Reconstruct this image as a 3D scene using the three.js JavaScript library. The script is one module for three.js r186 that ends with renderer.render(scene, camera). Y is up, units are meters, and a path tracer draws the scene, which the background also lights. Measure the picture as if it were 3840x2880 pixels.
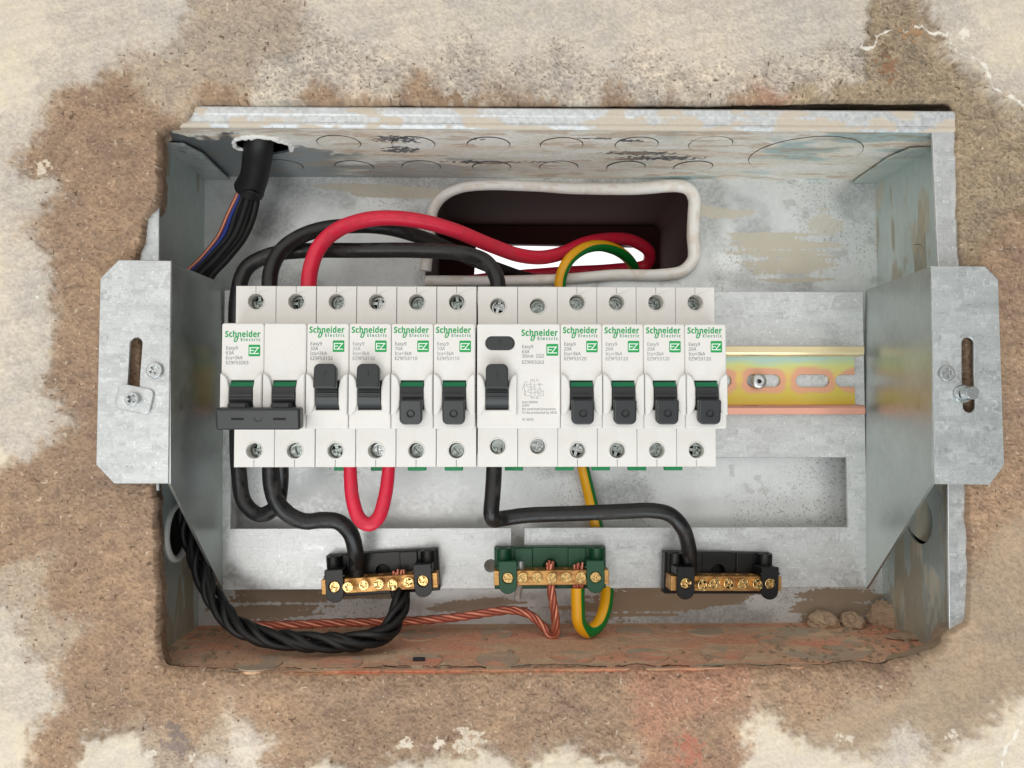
import * as THREE from 'three';
import { mergeGeometries, toCreasedNormals } from 'three/addons/utils/BufferGeometryUtils.js';
import { RoundedBoxGeometry } from 'three/addons/geometries/RoundedBoxGeometry.js';
import { RectAreaLightUniformsLib } from 'three/addons/lights/RectAreaLightUniformsLib.js';

// ---------------------------------------------------------------- camera, light, exposure
const scene = new THREE.Scene();
scene.background = new THREE.Color(0x000000);
const FOC = 1662, PW = 2212, PH = 1659, CAMZ = 345;            // focal length in photo pixels; camera 345 mm in front of the box rim
const camera = new THREE.PerspectiveCamera(2 * Math.atan(PH / 2 / FOC) * 180 / Math.PI, 4 / 3, 0.01, 20);
camera.rotation.order = 'YXZ';
camera.position.set(0, 0, CAMZ / 1000);
camera.rotation.set(Math.atan(60 / FOC), -Math.atan(31 / FOC), 0);
camera.updateMatrixWorld(true);
const renderer = new THREE.WebGLRenderer({ antialias: true });
renderer.toneMapping = THREE.LinearToneMapping;
renderer.toneMappingExposure = 1.0;
renderer.shadowMap.enabled = true;
RectAreaLightUniformsLib.init();
function windowOrFillLight(name, label, x, y, z, w, h, color, intensity) {
  const g = new THREE.Group(); g.name = name; g.position.set(x, y, z); g.lookAt(0, 0, 0); scene.add(g);
  g.userData = { label, category: 'window', group: 'windows across the room' };
  const pane = new THREE.Mesh(new THREE.PlaneGeometry(w, h), new THREE.MeshStandardMaterial({ color: 0x222222, emissive: color, emissiveIntensity: 0.05 }));
  pane.name = 'pane'; pane.position.z = -0.02; g.add(pane);
  const L = new THREE.RectAreaLight(color, intensity, w, h); L.name = name + '_light';
  L.position.set(x, y, z); L.lookAt(0, 0, 0); scene.add(L);
  return g;
}
windowOrFillLight('window', 'low wide bright window out of view, facing the panel', 0.05, -1.45, 1.15, 2.2, 1.4, new THREE.Color(0.93, 0.98, 1.0), 3.0);
windowOrFillLight('window_001', 'added pale fill light panel out of view, behind the photographer', -0.4, 0.72, 1.6, 4.2, 3.2, new THREE.Color(1.0, 0.97, 0.93), 1.08);  // added fill light, not a real window; softens the box and feeds steel reflections

windowOrFillLight('window_002', 'narrow bright window out of view, low beside the photographer', -0.36, -0.42, 1.3, 0.34, 0.62, new THREE.Color(1.0, 0.97, 0.95), 5.0);

// ---------------------------------------------------------------- helpers (all shapes in millimetres)
const MM = 0.001;
function P(px, py, z) {                                          // photo pixel (2212 x 1659) on the plane z (mm) -> mm
  const d = new THREE.Vector3((px - PW / 2) / FOC, -(py - PH / 2) / FOC, -1).applyQuaternion(camera.quaternion);
  const t = (z - CAMZ) / d.z;
  return new THREE.Vector3(d.x * t, d.y * t, z);
}
const qInv = camera.quaternion.clone().invert();
function toPx(x, y, z) {
  const v = new THREE.Vector3(x, y, z - CAMZ).applyQuaternion(qInv);
  return [PW / 2 - v.x / v.z * FOC, PH / 2 + v.y / v.z * FOC];
}
let seed = 12345;
const rnd = () => { seed = (seed * 1664525 + 1013904223) >>> 0; return seed / 4294967296; };
const NT = new Float32Array(65536); { let s = 777; for (let i = 0; i < 65536; i++) { s = (s * 1664525 + 1013904223) >>> 0; NT[i] = s / 4294967296; } }
function hsh(i, j) { return NT[((i * 73856093) ^ (j * 19349663)) & 65535]; }
function vn(x, y) {                                              // value noise 0..1
  const i = Math.floor(x), j = Math.floor(y); let u = x - i, v = y - j;
  u = u * u * (3 - 2 * u); v = v * v * (3 - 2 * v);
  const a = hsh(i, j), b = hsh(i + 1, j), c = hsh(i, j + 1), d = hsh(i + 1, j + 1);
  return a + (b - a) * u + (c - a) * v + (a - b - c + d) * u * v;
}
function fbm(x, y, o = 4) { let s = 0, a = 0.5, n = 0; for (let k = 0; k < o; k++) { s += a * vn(x, y); n += a; a *= 0.5; x = x * 2.03 + 17.3; y = y * 2.03 - 9.1; } return s / n; }
const sst = (a, b, x) => { const t = Math.min(1, Math.max(0, (x - a) / (b - a))); return t * t * (3 - 2 * t); };
const lerp = (a, b, t) => a + (b - a) * t;
const mix3 = (a, b, t) => [lerp(a[0], b[0], t), lerp(a[1], b[1], t), lerp(a[2], b[2], t)];
function maps(w, h, fn, opt = {}) {                              // fn(u, v) -> { c:[sRGB 0..255], r, m, h }
  const c = new Uint8Array(w * h * 4), o = new Uint8Array(w * h * 4), b = new Uint8Array(w * h * 4);
  for (let j = 0; j < h; j++) for (let i = 0; i < w; i++) {
    const q = fn((i + 0.5) / w, (j + 0.5) / h), k = (j * w + i) * 4;
    c[k] = Math.min(255, Math.max(0, q.c[0])); c[k + 1] = Math.min(255, Math.max(0, q.c[1])); c[k + 2] = Math.min(255, Math.max(0, q.c[2])); c[k + 3] = 255;
    o[k + 1] = Math.min(255, Math.max(0, (q.r ?? 0.8) * 255)); o[k + 2] = Math.min(255, Math.max(0, (q.m ?? 0) * 255)); o[k + 3] = 255;
    const hh = Math.min(255, Math.max(0, (q.h ?? 0.5) * 255)); b[k] = b[k + 1] = b[k + 2] = hh; b[k + 3] = 255;
  }
  const mk = (d, srgb) => { const t = new THREE.DataTexture(d, w, h); t.wrapS = t.wrapT = opt.mirror ? THREE.MirroredRepeatWrapping : opt.clamp ? THREE.ClampToEdgeWrapping : THREE.RepeatWrapping; t.magFilter = THREE.LinearFilter; t.minFilter = THREE.LinearMipmapLinearFilter; t.generateMipmaps = true; if (srgb) t.colorSpace = THREE.SRGBColorSpace; t.needsUpdate = true; return t; };
  return { map: mk(c, true), orm: mk(o), bump: mk(b) };
}
function surfMat(t, { sx = 1, sy = 1, ox = 0, oy = 0, bump = 0, ...rest } = {}) {   // texture covers sx x sy mm, starting at (ox, oy)
  const set = (x) => { x = x.clone(); x.repeat.set(1 / sx, 1 / sy); x.offset.set(-ox / sx, -oy / sy); x.needsUpdate = true; return x; };
  const orm = set(t.orm);
  const m = new THREE.MeshStandardMaterial({ map: set(t.map), roughnessMap: orm, metalnessMap: orm, roughness: 1, metalness: 1, ...rest });
  if (bump) { m.bumpMap = set(t.bump); m.bumpScale = bump; }
  return m;
}
const std = (hex, roughness = 0.5, metalness = 0, more = {}) => new THREE.MeshPhysicalMaterial({ color: hex, roughness, metalness, ...more });
function flat(g) { let q = g.index ? g.toNonIndexed() : g; for (const k of Object.keys(q.attributes)) if (!['position', 'normal', 'uv'].includes(k)) q.deleteAttribute(k); if (!q.attributes.uv) q.setAttribute('uv', new THREE.Float32BufferAttribute(new Float32Array(q.attributes.position.count * 2), 2)); q.morphAttributes = {}; return q; }
function geo(list) { const a = (Array.isArray(list) ? list : [list]).map(flat); const g = a.length > 1 ? mergeGeometries(a) : a[0].clone(); g.clearGroups(); return g.scale(MM, MM, MM); }
function mesh(name, g, mat, parent = scene) { const m = new THREE.Mesh(g, mat); m.name = name; m.castShadow = m.receiveShadow = true; parent.add(m); return m; }
const obj = (name, list, mat, parent = scene) => mesh(name, geo(list), mat, parent);
const used = {};
function numbered(n) { used[n] = (used[n] ?? -1) + 1; return used[n] ? n + '_' + String(used[n]).padStart(3, '0') : n; }
function tag(o, label, category, group) { o.userData.label = label; o.userData.category = category; if (group) o.userData.group = group; return o; }
function thing(name, label, category, p = [0, 0, 0], group) { const g = new THREE.Group(); g.name = numbered(name); g.position.set(p[0] * MM, p[1] * MM, p[2] * MM); scene.add(g); return tag(g, label, category, group); }
const T = (g, x = 0, y = 0, z = 0) => g.translate(x, y, z);
const box = (w, h, d, x = 0, y = 0, z = 0) => T(new THREE.BoxGeometry(w, h, d), x, y, z);
const rbox = (w, h, d, r, x = 0, y = 0, z = 0, s = 2) => T(new RoundedBoxGeometry(w, h, d, s, r), x, y, z);
const cyl = (r, h, n = 24, r2 = r) => new THREE.CylinderGeometry(r2, r, h, n);
function rr(w, h, r, cx = 0, cy = 0) { return rrq(w, h, [r, r, r, r], cx, cy); }
function rrq(w, h, [tl, tr, br, bl], cx = 0, cy = 0) {            // rounded rectangle with its own radius at every corner
  const s = new THREE.Shape(), x0 = cx - w / 2, x1 = cx + w / 2, y0 = cy - h / 2, y1 = cy + h / 2;
  s.moveTo(x0 + bl, y0); s.lineTo(x1 - br, y0); s.absarc(x1 - br, y0 + br, br, -Math.PI / 2, 0); s.lineTo(x1, y1 - tr); s.absarc(x1 - tr, y1 - tr, tr, 0, Math.PI / 2);
  s.lineTo(x0 + tl, y1); s.absarc(x0 + tl, y1 - tl, tl, Math.PI / 2, Math.PI); s.lineTo(x0, y0 + bl); s.absarc(x0 + bl, y0 + bl, bl, Math.PI, Math.PI * 1.5); return s;
}
function hole(shape, path) { shape.holes.push(path); return shape; }
const circ = (r, x = 0, y = 0) => { const p = new THREE.Shape(); p.absarc(x, y, r, 0, Math.PI * 2); return p; };
function poly(pts) { return new THREE.Shape(pts.map((p) => new THREE.Vector2(p[0] ?? p.x, p[1] ?? p.y))); }
function tidy(pts) { const o = []; for (const p of pts) { const q = o[o.length - 1]; if (!q || q.distanceTo(p) > 1e-3) o.push(p); } while (o.length > 2 && o[0].distanceTo(o[o.length - 1]) < 1e-3) o.pop(); return o; }
function ext(shape0, depth, b = 0, seg = 12, bs = 2) {             // occupies z 0..depth
  const shape = new THREE.Shape(tidy(shape0.getPoints(seg))); for (const h of shape0.holes) shape.holes.push(new THREE.Path(tidy(h.getPoints(seg))));
  if (!b) return new THREE.ExtrudeGeometry(shape, { depth, bevelEnabled: false, curveSegments: seg });
  const g = new THREE.ExtrudeGeometry(shape, { depth: Math.max(0.001, depth - 2 * b), bevelEnabled: true, bevelThickness: b, bevelSize: b, bevelOffset: -b, bevelSegments: bs, curveSegments: seg });
  return T(g, 0, 0, b);
}
function curve(pts, tension = 0.5) { return new THREE.CatmullRomCurve3(pts.map((p) => p.isVector3 ? p : P(...p)), false, 'centripetal', tension); }
function frames(c, n) {                                           // points and parallel-transported frames
  const out = []; let up = new THREE.Vector3(0, 0, 1);
  for (let i = 0; i <= n; i++) {
    const t = i / n, p = c.getPointAt(t), d = c.getTangentAt(t);
    up = up.clone().addScaledVector(d, -up.dot(d)).normalize(); if (up.lengthSq() < 0.5) up = new THREE.Vector3(0, 1, 0);
    out.push({ p, d, u: up.clone(), v: d.clone().cross(up), t });
  } return out;
}
function tube(c, r, n = 80, seg = 18, { twist = 0, turn = 0, cap = true, wob = 0, wseed = 0, face = null } = {}) {   // u = round the tube, v = along it in mm
  const fr = frames(c, n), len = c.getLength(), pos = [], nor = [], uv = [], idx = [];
  fr.forEach((f, i) => {
    const rad = typeof r === 'function' ? r(f.t) : r, fv = face ? face(f.t) : null, fa = fv ? Math.atan2(fv.dot(f.v), fv.dot(f.u)) - 0.93 : 0;
    for (let j = 0; j <= seg; j++) {
      const a = j / seg * Math.PI * 2 + turn + fa + twist * f.t, dx = f.u.clone().multiplyScalar(Math.cos(a)).addScaledVector(f.v, Math.sin(a));
      const rw = rad * (1 + wob * (vn(f.t * len * 0.12 + wseed, (j % seg) * 0.8 + wseed) - 0.5));
      pos.push(f.p.x + dx.x * rw, f.p.y + dx.y * rw, f.p.z + dx.z * rw); nor.push(dx.x, dx.y, dx.z); uv.push(j / seg, f.t * len);
    }
  });
  for (let i = 0; i < n; i++) for (let j = 0; j < seg; j++) { const a = i * (seg + 1) + j, b = a + seg + 1; idx.push(a, a + 1, b, b, a + 1, b + 1); }
  if (cap) for (const e of [0, n]) {
    const f = fr[e], s = e ? 1 : -1, k = pos.length / 3; pos.push(f.p.x, f.p.y, f.p.z); nor.push(f.d.x * s, f.d.y * s, f.d.z * s); uv.push(0.5, 0);
    for (let j = 0; j <= seg; j++) { const q = (e * (seg + 1) + j) * 3; pos.push(pos[q], pos[q + 1], pos[q + 2]); nor.push(f.d.x * s, f.d.y * s, f.d.z * s); uv.push(0.5, 0); }
    for (let j = 0; j < seg; j++) s < 0 ? idx.push(k, k + 2 + j, k + 1 + j) : idx.push(k, k + 1 + j, k + 2 + j);
  }
  const g = new THREE.BufferGeometry(); g.setAttribute('position', new THREE.Float32BufferAttribute(pos, 3)); g.setAttribute('normal', new THREE.Float32BufferAttribute(nor, 3)); g.setAttribute('uv', new THREE.Float32BufferAttribute(uv, 2)); g.setIndex(idx); return g;
}
function strand(c, R, pitch, phase, n = 160, wob = 0) {            // helix round a centre line
  const fr = frames(c, n), len = c.getLength(), pts = [];
  for (const f of fr) { const a = phase + f.t * len / pitch * Math.PI * 2 + wob * Math.sin(f.t * 19 + phase * 3), rad = typeof R === 'function' ? R(f.t) : R; pts.push(f.p.clone().addScaledVector(f.u, Math.cos(a) * rad).addScaledVector(f.v, Math.sin(a) * rad)); }
  return new THREE.CatmullRomCurve3(pts, false, 'centripetal');
}

// ---------------------------------------------------------------- key dimensions
const ZB = -72, ZPAN = -53, ZRAIL = -45, ZSTEP = -1, ZNOSE = 16, ZBR = 10;
const XL = P(437, 800, ZB).x, XR = P(1897, 700, ZB).x, YT = P(1100, 385, ZB).y, YB = P(1100, 1348, ZB).y;

// ---------------------------------------------------------------- surface textures
const galv = maps(1024, 1024, (u, v) => {                          // spangled zinc, tile 160 mm
  const x = u * 160, y = v * 160;
  const cell = fbm(x * 0.22 + 3 * vn(x * 0.5, y * 0.5), y * 0.22, 3), fine = vn(x * 2.2, y * 2.2), sp = vn(x * 1.1 + 40, y * 1.1), str = vn(x * 0.15, y * 3.1);
  let L = 203 + (cell - 0.5) * 48 + (fine - 0.5) * 14 + (str - 0.5) * 9;
  const pit = sst(0.80, 0.9, vn(x * 1.7 + 9, y * 1.3) * 0.6 + cell * 0.45); L -= pit * 26;
  if (sp > 0.93) L += 30;
  return { c: [L * 0.985, L, L * 1.0], r: 0.33 + (cell - 0.5) * 0.25 + fine * 0.09, m: 0.5, h: 0.5 + (fine - 0.5) * 0.4 + (cell - 0.5) * 0.6 };
});
const galvMat = surfMat(galv, { sx: 160, sy: 160, bump: 0.00004 });
const galvMatB = surfMat(galv, { sx: 160, sy: 160, ox: 71, oy: 43, bump: 0.00004, color: new THREE.Color(0.94, 0.97, 0.97) });
const calm = maps(512, 512, (u, v) => { const x = u * 300, y = v * 300, n = fbm(x * 0.05, y * 0.05, 4), f = fbm(x * 0.4 + 9, y * 0.4, 3), L = 186 + (n - 0.5) * 34 + (f - 0.5) * 16; return { c: [L * 0.965, L, L * 0.985], r: 0.36 + (n - 0.5) * 0.16 + (f - 0.5) * 0.1, m: 0.93, h: f }; });
const galvCalm = surfMat(calm, { sx: 300, sy: 300, bump: 0.00003 });

// ---------------------------------------------------------------- the plastered wall
const HO = [[430, 221], [418, 226], [413, 240], [400, 257], [383, 267], [360, 273], [351, 282], [342, 286], [341, 320], [339, 360], [342, 400], [340, 440], [322, 462], [312, 483], [305, 520], [297, 548], [292, 600], [300, 720], [310, 850], [322, 980], [330, 1050], [334, 1150], [337, 1250], [339, 1350], [342, 1424], [352, 1443], [372, 1447], [430, 1450], [520, 1453], [600, 1451], [720, 1454], [800, 1451], [900, 1452], [1000, 1449], [1100, 1451], [1200, 1447], [1300, 1449], [1400, 1446], [1500, 1448], [1600, 1444], [1700, 1447], [1800, 1443], [1870, 1437], [1920, 1440], [1959, 1429], [2008, 1414], [2040, 1400], [2052, 1374], [2070, 1358], [2088, 1346], [2095, 1326], [2098, 1240], [2096, 1172], [2094, 1106], [2092, 1000], [2090, 850], [2086, 700], [2084, 600], [2078, 560], [2074, 480], [2072, 380], [2070, 300], [2068, 240], [2062, 219], [2008, 215], [1920, 216], [1833, 214], [1677, 218], [1600, 219], [1520, 221], [1400, 221], [1280, 222], [1150, 222], [1000, 223], [864, 222], [760, 223], [640, 222], [540, 223]];
const ANCH = [];
const anchors = (type, list) => { for (let i = 0; i < list.length; i += 2) ANCH.push([list[i], list[i + 1], type]); };
// 0 cream paint, 1 pale skim, 2 stucco, 3 brown render, 4 olive cement, 5 grey-brown, 6 reddish, 7 smooth tan
anchors(0, [-250, -200, 0, 0, 60, 40, 15, 180, -40, 400, -30, 600, -40, 800, -40, 950, -300, 500, -300, 1200, -300, 1700, 500, -150, 1200, -150, 1900, -140, 2300, -60, 2205, 20, 2500, 300, 2480, 900, 2480, 1500, 2400, 1800, 300, 1666, 255, 1618, 700, 1668, 900, 1666, 1060, 1658, 1200, 1670, 1300, 1658, 1680, 1658, 1790, 1658, 1960, 1673, 2080, 1673, 2195, 1640, 2208, 1570, 500, 1900, 1200, 1900, 2000, 1850, 10, 1610, 45, 1570, -60, 1350, 2190, 100]);
anchors(1, [150, 45, 250, 60, 350, 25, 330, 70, 190, 125, 110, 150, 30, 290, 28, 420, 90, 440, 70, 600, 55, 750, 62, 900, 900, 30, 1100, 45, 1300, 60, 1500, 60, 1700, 30, 1850, 30, 1600, 90, 760, 20, 1760, 75, 2130, 60, 2080, 15, 2185, 150, 60, 1440, 30, 1370, 90, 1490, 560, 1600, 480, 1650, 1960, 1610]);
anchors(2, [600, 180, 800, 170, 1000, 150, 1200, 165, 1400, 165, 1570, 165, 1700, 160, 1780, 130, 1010, 195, 700, 100, 1250, 195, 1500, 190, 1850, 120]);
anchors(3, [300, 300, 250, 205, 160, 225, 95, 330, 200, 400, 300, 420, 250, 520, 165, 600, 250, 700, 170, 800, 140, 1000, 50, 1150, 250, 1150, 150, 1280, 300, 1350, 210, 1420, 400, 1520, 600, 1530, 150, 1590, 230, 1500, 800, 1540, 1000, 1535, 420, 1580, 640, 1625, 1200, 1530, 1300, 1540, 1500, 1600, 900, 1575, 1100, 1575, 740, 1580, 1300, 1580, 130, 470, 2190, 560, 2195, 700, 2210, 900, 2120, 1150, 2140, 1060, 1030, 226, 800, 230, 920, 228, 470, 222, 1620, 226, 680, 232, 1180, 232, 1350, 230, 1480, 232, 5, 1080, 5, 1190, 60, 1060, 1780, 1515, 1900, 1470]);
anchors(4, [1930, 120, 2000, 90, 2045, 140, 2100, 200, 1980, 190, 2130, 400, 2170, 300, 2100, 520, 1870, 195, 1960, 55, 2020, 45, 2150, 200, 1750, 205]);
anchors(5, [430, 100, 500, 150, 390, 170, 560, 60, 430, 20, 330, 140, 400, 1600, 470, 1600, 60, 1250, 120, 1350]);
anchors(6, [1480, 1490, 1440, 1520, 1490, 1630, 1690, 213]);
anchors(7, [2200, 1250, 2190, 1400, 2150, 1450, 2105, 1510, 2000, 1560, 1900, 1540, 2170, 1330, 2050, 1500, 1800, 1570, 2180, 1180]);
const TC = [[224, 212, 192], [209, 198, 183], [197, 185, 170], [162, 135, 111], [164, 145, 120], [184, 166, 146], [170, 130, 107], [174, 153, 130]];
const TH = [1.5, 1.1, 0.7, 0.0, -1.5, 0.2, 0, 0.45], TR = [0.25, 0.45, 1.0, 0.8, 0.95, 0.7, 0.8, 0.45];     // relief height mm, roughness of the grain
function wallKind(px, py) {                                       // soft, noise-warped patches
  const wx = (fbm(px * 0.011, py * 0.011, 3) - 0.5) * 46 + (fbm(px * 0.07 + 5, py * 0.07, 3) - 0.5) * 44, wy = (fbm(px * 0.011 + 31, py * 0.011 + 7, 3) - 0.5) * 46 + (fbm(px * 0.07 + 50, py * 0.07 + 8, 3) - 0.5) * 44;
  const X = px + wx, Y = py + wy; let m = 1e9; const d = wallKind.d;
  for (let i = 0; i < ANCH.length; i++) { const a = ANCH[i], q = Math.sqrt((a[0] - X) ** 2 + (a[1] - Y) ** 2); d[i] = q; if (q < m) m = q; }
  const w = wallKind.w; w.fill(0); let s = 0;
  for (let i = 0; i < ANCH.length; i++) { const e = (d[i] - m) / 12; if (e < 6) { const q = Math.exp(-e); w[ANCH[i][2]] += q; s += q; } }
  for (let k = 0; k < 8; k++) w[k] /= s; return w;
}
wallKind.d = new Float64Array(ANCH.length); wallKind.w = new Float64Array(8);
const WX0 = -345, WX1 = 365, WY0 = -285, WY1 = 310, KX = FOC / 341;
const wpx = (x) => 1075 + x * KX, wpy = (y) => 890 - y * KX;        // layout scale of the wall plane
const CRACK = [[1860, 84], [1905, 80], [1918, 75], [1923, 50], [1945, 40], [1974, 32], [1985, 41], [2006, 36], [2021, 25], [2041, 43], [2074, 50], [2084, 73], [2098, 93], [2134, 107], [2158, 123], [2171, 170], [2191, 183], [2225, 200], [2300, 230]];
const CRACK2 = [[2230, 1545], [2200, 1560], [2185, 1590], [2165, 1612], [2158, 1640], [2150, 1680]];
function dseg(px, py, L) { let m = 1e9; for (let i = 0; i < L.length - 1; i++) { const [ax, ay] = L[i], [bx, by] = L[i + 1], t = Math.min(1, Math.max(0, ((px - ax) * (bx - ax) + (py - ay) * (by - ay)) / ((bx - ax) ** 2 + (by - ay) ** 2))); m = Math.min(m, Math.hypot(px - ax - t * (bx - ax), py - ay - t * (by - ay))); } return m; }
function wallH(x, y) {                                            // relief in mm, coarse to middling
  const px = wpx(x), py = wpy(y), w = wallKind(px, py); let h = 0, r = 0, s3 = 0;
  for (let k = 0; k < 8; k++) { const q = w[k] ** 4; h += q * TH[k]; s3 += q; r += w[k] * TR[k]; }
  h /= s3;                                                        // crisp broken edges between coats
  h += (fbm(x * 0.018, y * 0.018, 3) - 0.5) * 3.2 + (fbm(x * 0.13 + 7, y * 0.13, 3) - 0.5) * 1.8 * r + (fbm(x * 0.55, y * 0.55 + 3, 2) - 0.5) * 1.0 * r;
  const pit = fbm(x * 0.30 + 90, y * 0.30 + 20, 2); if (pit < 0.3) h -= (0.3 - pit) * 5 * r;
  return h;
}
const SPOTS = [[950, 214, 15, [150, 124, 98]], [985, 208, 19, [146, 120, 94]], [1022, 213, 14, [152, 126, 100]], [1936, 92, 15, [120, 98, 78]], [1944, 122, 20, [150, 112, 84]], [1950, 150, 12, [148, 112, 86]], [2000, 42, 22, [176, 138, 104]], [88, 645, 4, [250, 248, 242]], [93, 362, 15, [236, 222, 200]], [2115, 50, 13, [244, 236, 222]], [395, 1560, 15, [134, 118, 110]], [410, 1600, 22, [140, 124, 116]], [375, 1590, 14, [146, 130, 120]],
  [345, 1612, 10, [240, 232, 216]], [425, 1618, 9, [238, 230, 214]], [545, 1610, 26, [228, 218, 200]], [1010, 1596, 30, [226, 214, 194]], [880, 1594, 12, [236, 226, 208]], [950, 1596, 10, [240, 230, 212]], [1820, 1590, 14, [230, 220, 202]], [2050, 1585, 10, [232, 222, 204]], [2085, 1620, 12, [234, 224, 206]], [1485, 1612, 30, [186, 122, 100]], [110, 1545, 8, [214, 200, 178]]];
const wallTex = maps(2048, 1716, (u, v) => {
  const x = lerp(WX0, WX1, u), y = lerp(WY0, WY1, v), px = wpx(x), py = wpy(y), w = wallKind(px, py);
  let c = [0, 0, 0], r = 0; for (let k = 0; k < 8; k++) { for (let q = 0; q < 3; q++) c[q] += w[k] * TC[k][q]; r += w[k] * TR[k]; }
  const big = fbm(x * 0.03 + 11, y * 0.03, 4) - 0.5, mid = fbm(x * 0.19, y * 0.19 + 40, 3) - 0.5, fine = vn(x * 0.85 + y * 0.1, y * 1.1) - 0.5, gr = vn(x * 1.9 + 9, y * 1.9) - 0.5, stk = fbm(x * 0.04 + y * 0.02, y * 0.42 - x * 0.1, 3) - 0.5;
  const k = 1 + big * 0.17 * (0.4 + r) + mid * 0.20 * r + fine * 0.24 * r + gr * 0.20 * r + stk * 0.09;
  c = [c[0] * k, c[1] * k * (1 - big * 0.03), c[2] * k * (1 - big * 0.07 - mid * 0.05)];
  const g = vn(x * 0.9 + 70, y * 0.9); if (g > 0.9 && r > 0.6) c = mix3(c, [226, 212, 192], 0.65 * sst(0.9, 0.94, g));        // pale sand grains
  const dk = vn(x * 0.75 + 20, y * 0.95 + 60); if (dk < 0.11 && r > 0.5) c = mix3(c, [88, 70, 54], 0.75 * sst(0.11, 0.05, dk));   // dark pits
  const n = (fbm(px * 0.12, py * 0.12, 2) - 0.5) * 9, thin = -1.2 + 6.5 * vn(px * 0.09, py * 0.09) ** 1.4;
  const cr = Math.min(px > 1800 && py < 260 ? dseg(px + n, py + n, CRACK) : 1e9, px > 2100 && py > 1500 ? dseg(px + n, py - n, CRACK2) : 1e9);
  if (cr < 14) c = mix3(c, [246, 241, 230], sst(thin + 1.2, thin - 0.6, cr) * 0.9);
  for (const [sx, sy, sr, col] of SPOTS) { const d = Math.hypot((px - sx), (py - sy)) + (fbm(px * 0.11, py * 0.11, 4) - 0.5) * sr * 3.4; if (d < sr * 1.2) c = mix3(c, col, sst(sr, sr * 0.55, d) * 0.85); }
  return { c, r: 0.93, m: 0, h: 0.5 + fine * 0.55 * r + gr * 0.35 * r + mid * 0.25 * r };
}, { mirror: true });
const wallMat = surfMat(wallTex, { sx: WX1 - WX0, sy: WY1 - WY0, ox: WX0, oy: WY0, bump: 0.0011 });
{
  const C = [35, 15], N = 1300, J = 165, pts = new THREE.CatmullRomCurve3(HO.map((p) => P(p[0], p[1], 4)), true, 'centripetal').getSpacedPoints(N);
  const pos = [], uv = [], idx = [], put = (x, y, z, s = 0) => { pos.push(x, y, z); uv.push(x + s, y + s * 0.7); };
  for (let i = 0; i < N; i++) {
    const jx = (fbm(i * 0.16, 3.3, 3) - 0.5) * 2.6, q = pts[i], dx = q.x - C[0], dy = q.y - C[1], L = Math.hypot(dx, dy);
    const loose = q.y > YT && q.x > -130 ? 0.35 : q.x > 190 ? 0.8 : 1;                            // cleaner cut along the top
    const ex = q.x + dx / L * jx * loose, ey = q.y + dy / L * jx * loose;
    const t = Math.min(dx > 0 ? (WX1 - C[0]) / dx : (WX0 - C[0]) / dx, dy > 0 ? (WY1 - C[1]) / dy : (WY0 - C[1]) / dy), ox = C[0] + dx * t, oy = C[1] + dy * t;
    const low = sst(-95, -118, q.y), soft = 1.1 + 1.2 * fbm(i * 0.05, 9, 2) + low * 11, drop = 2.6 + low * 3.2, D = Math.hypot(ox - ex, oy - ey);
    for (const [bz, out] of [[-16, 5], [-6, 2.4], [-3, 0.9], [-1.2, 0]]) put(ex + dx / L * out, ey + dy / L * out, bz + (bz > -9 ? (vn(i * 0.3, bz) - 0.5) * 1.2 : 0), -bz - 2);
    for (let j = 0; j <= J; j++) {
      const s = j / J, f = 0.55 * s + 0.45 * s * s, x = lerp(ex, ox, f), y = lerp(ey, oy, f), e = f * D, k = Math.min(1, e / soft), roll = (1 - Math.sqrt(1 - (1 - k) * (1 - k))) * drop;
      put(x, y, 3.4 + wallH(x, y) - roll);
    }
    for (const k of [1.35, 1.8, 2.4]) put(C[0] + (ox - C[0]) * k, C[1] + (oy - C[1]) * k, 4.2);
  }
  const M = J + 8; for (let i = 0; i < N; i++) for (let j = 0; j < M - 1; j++) { const a = i * M + j, b = ((i + 1) % N) * M + j; idx.push(a, a + 1, b, b, a + 1, b + 1); }
  const g = new THREE.BufferGeometry(); g.setAttribute('position', new THREE.Float32BufferAttribute(pos, 3)); g.setAttribute('uv', new THREE.Float32BufferAttribute(uv, 2)); g.setIndex(idx); g.computeVertexNormals(); g.scale(MM, MM, MM);
  const w = mesh('wall', g, wallMat); w.userData = { kind: 'structure', label: 'rough brown plaster wall with flaking cream paint round the recess', category: 'wall' };
}
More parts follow.
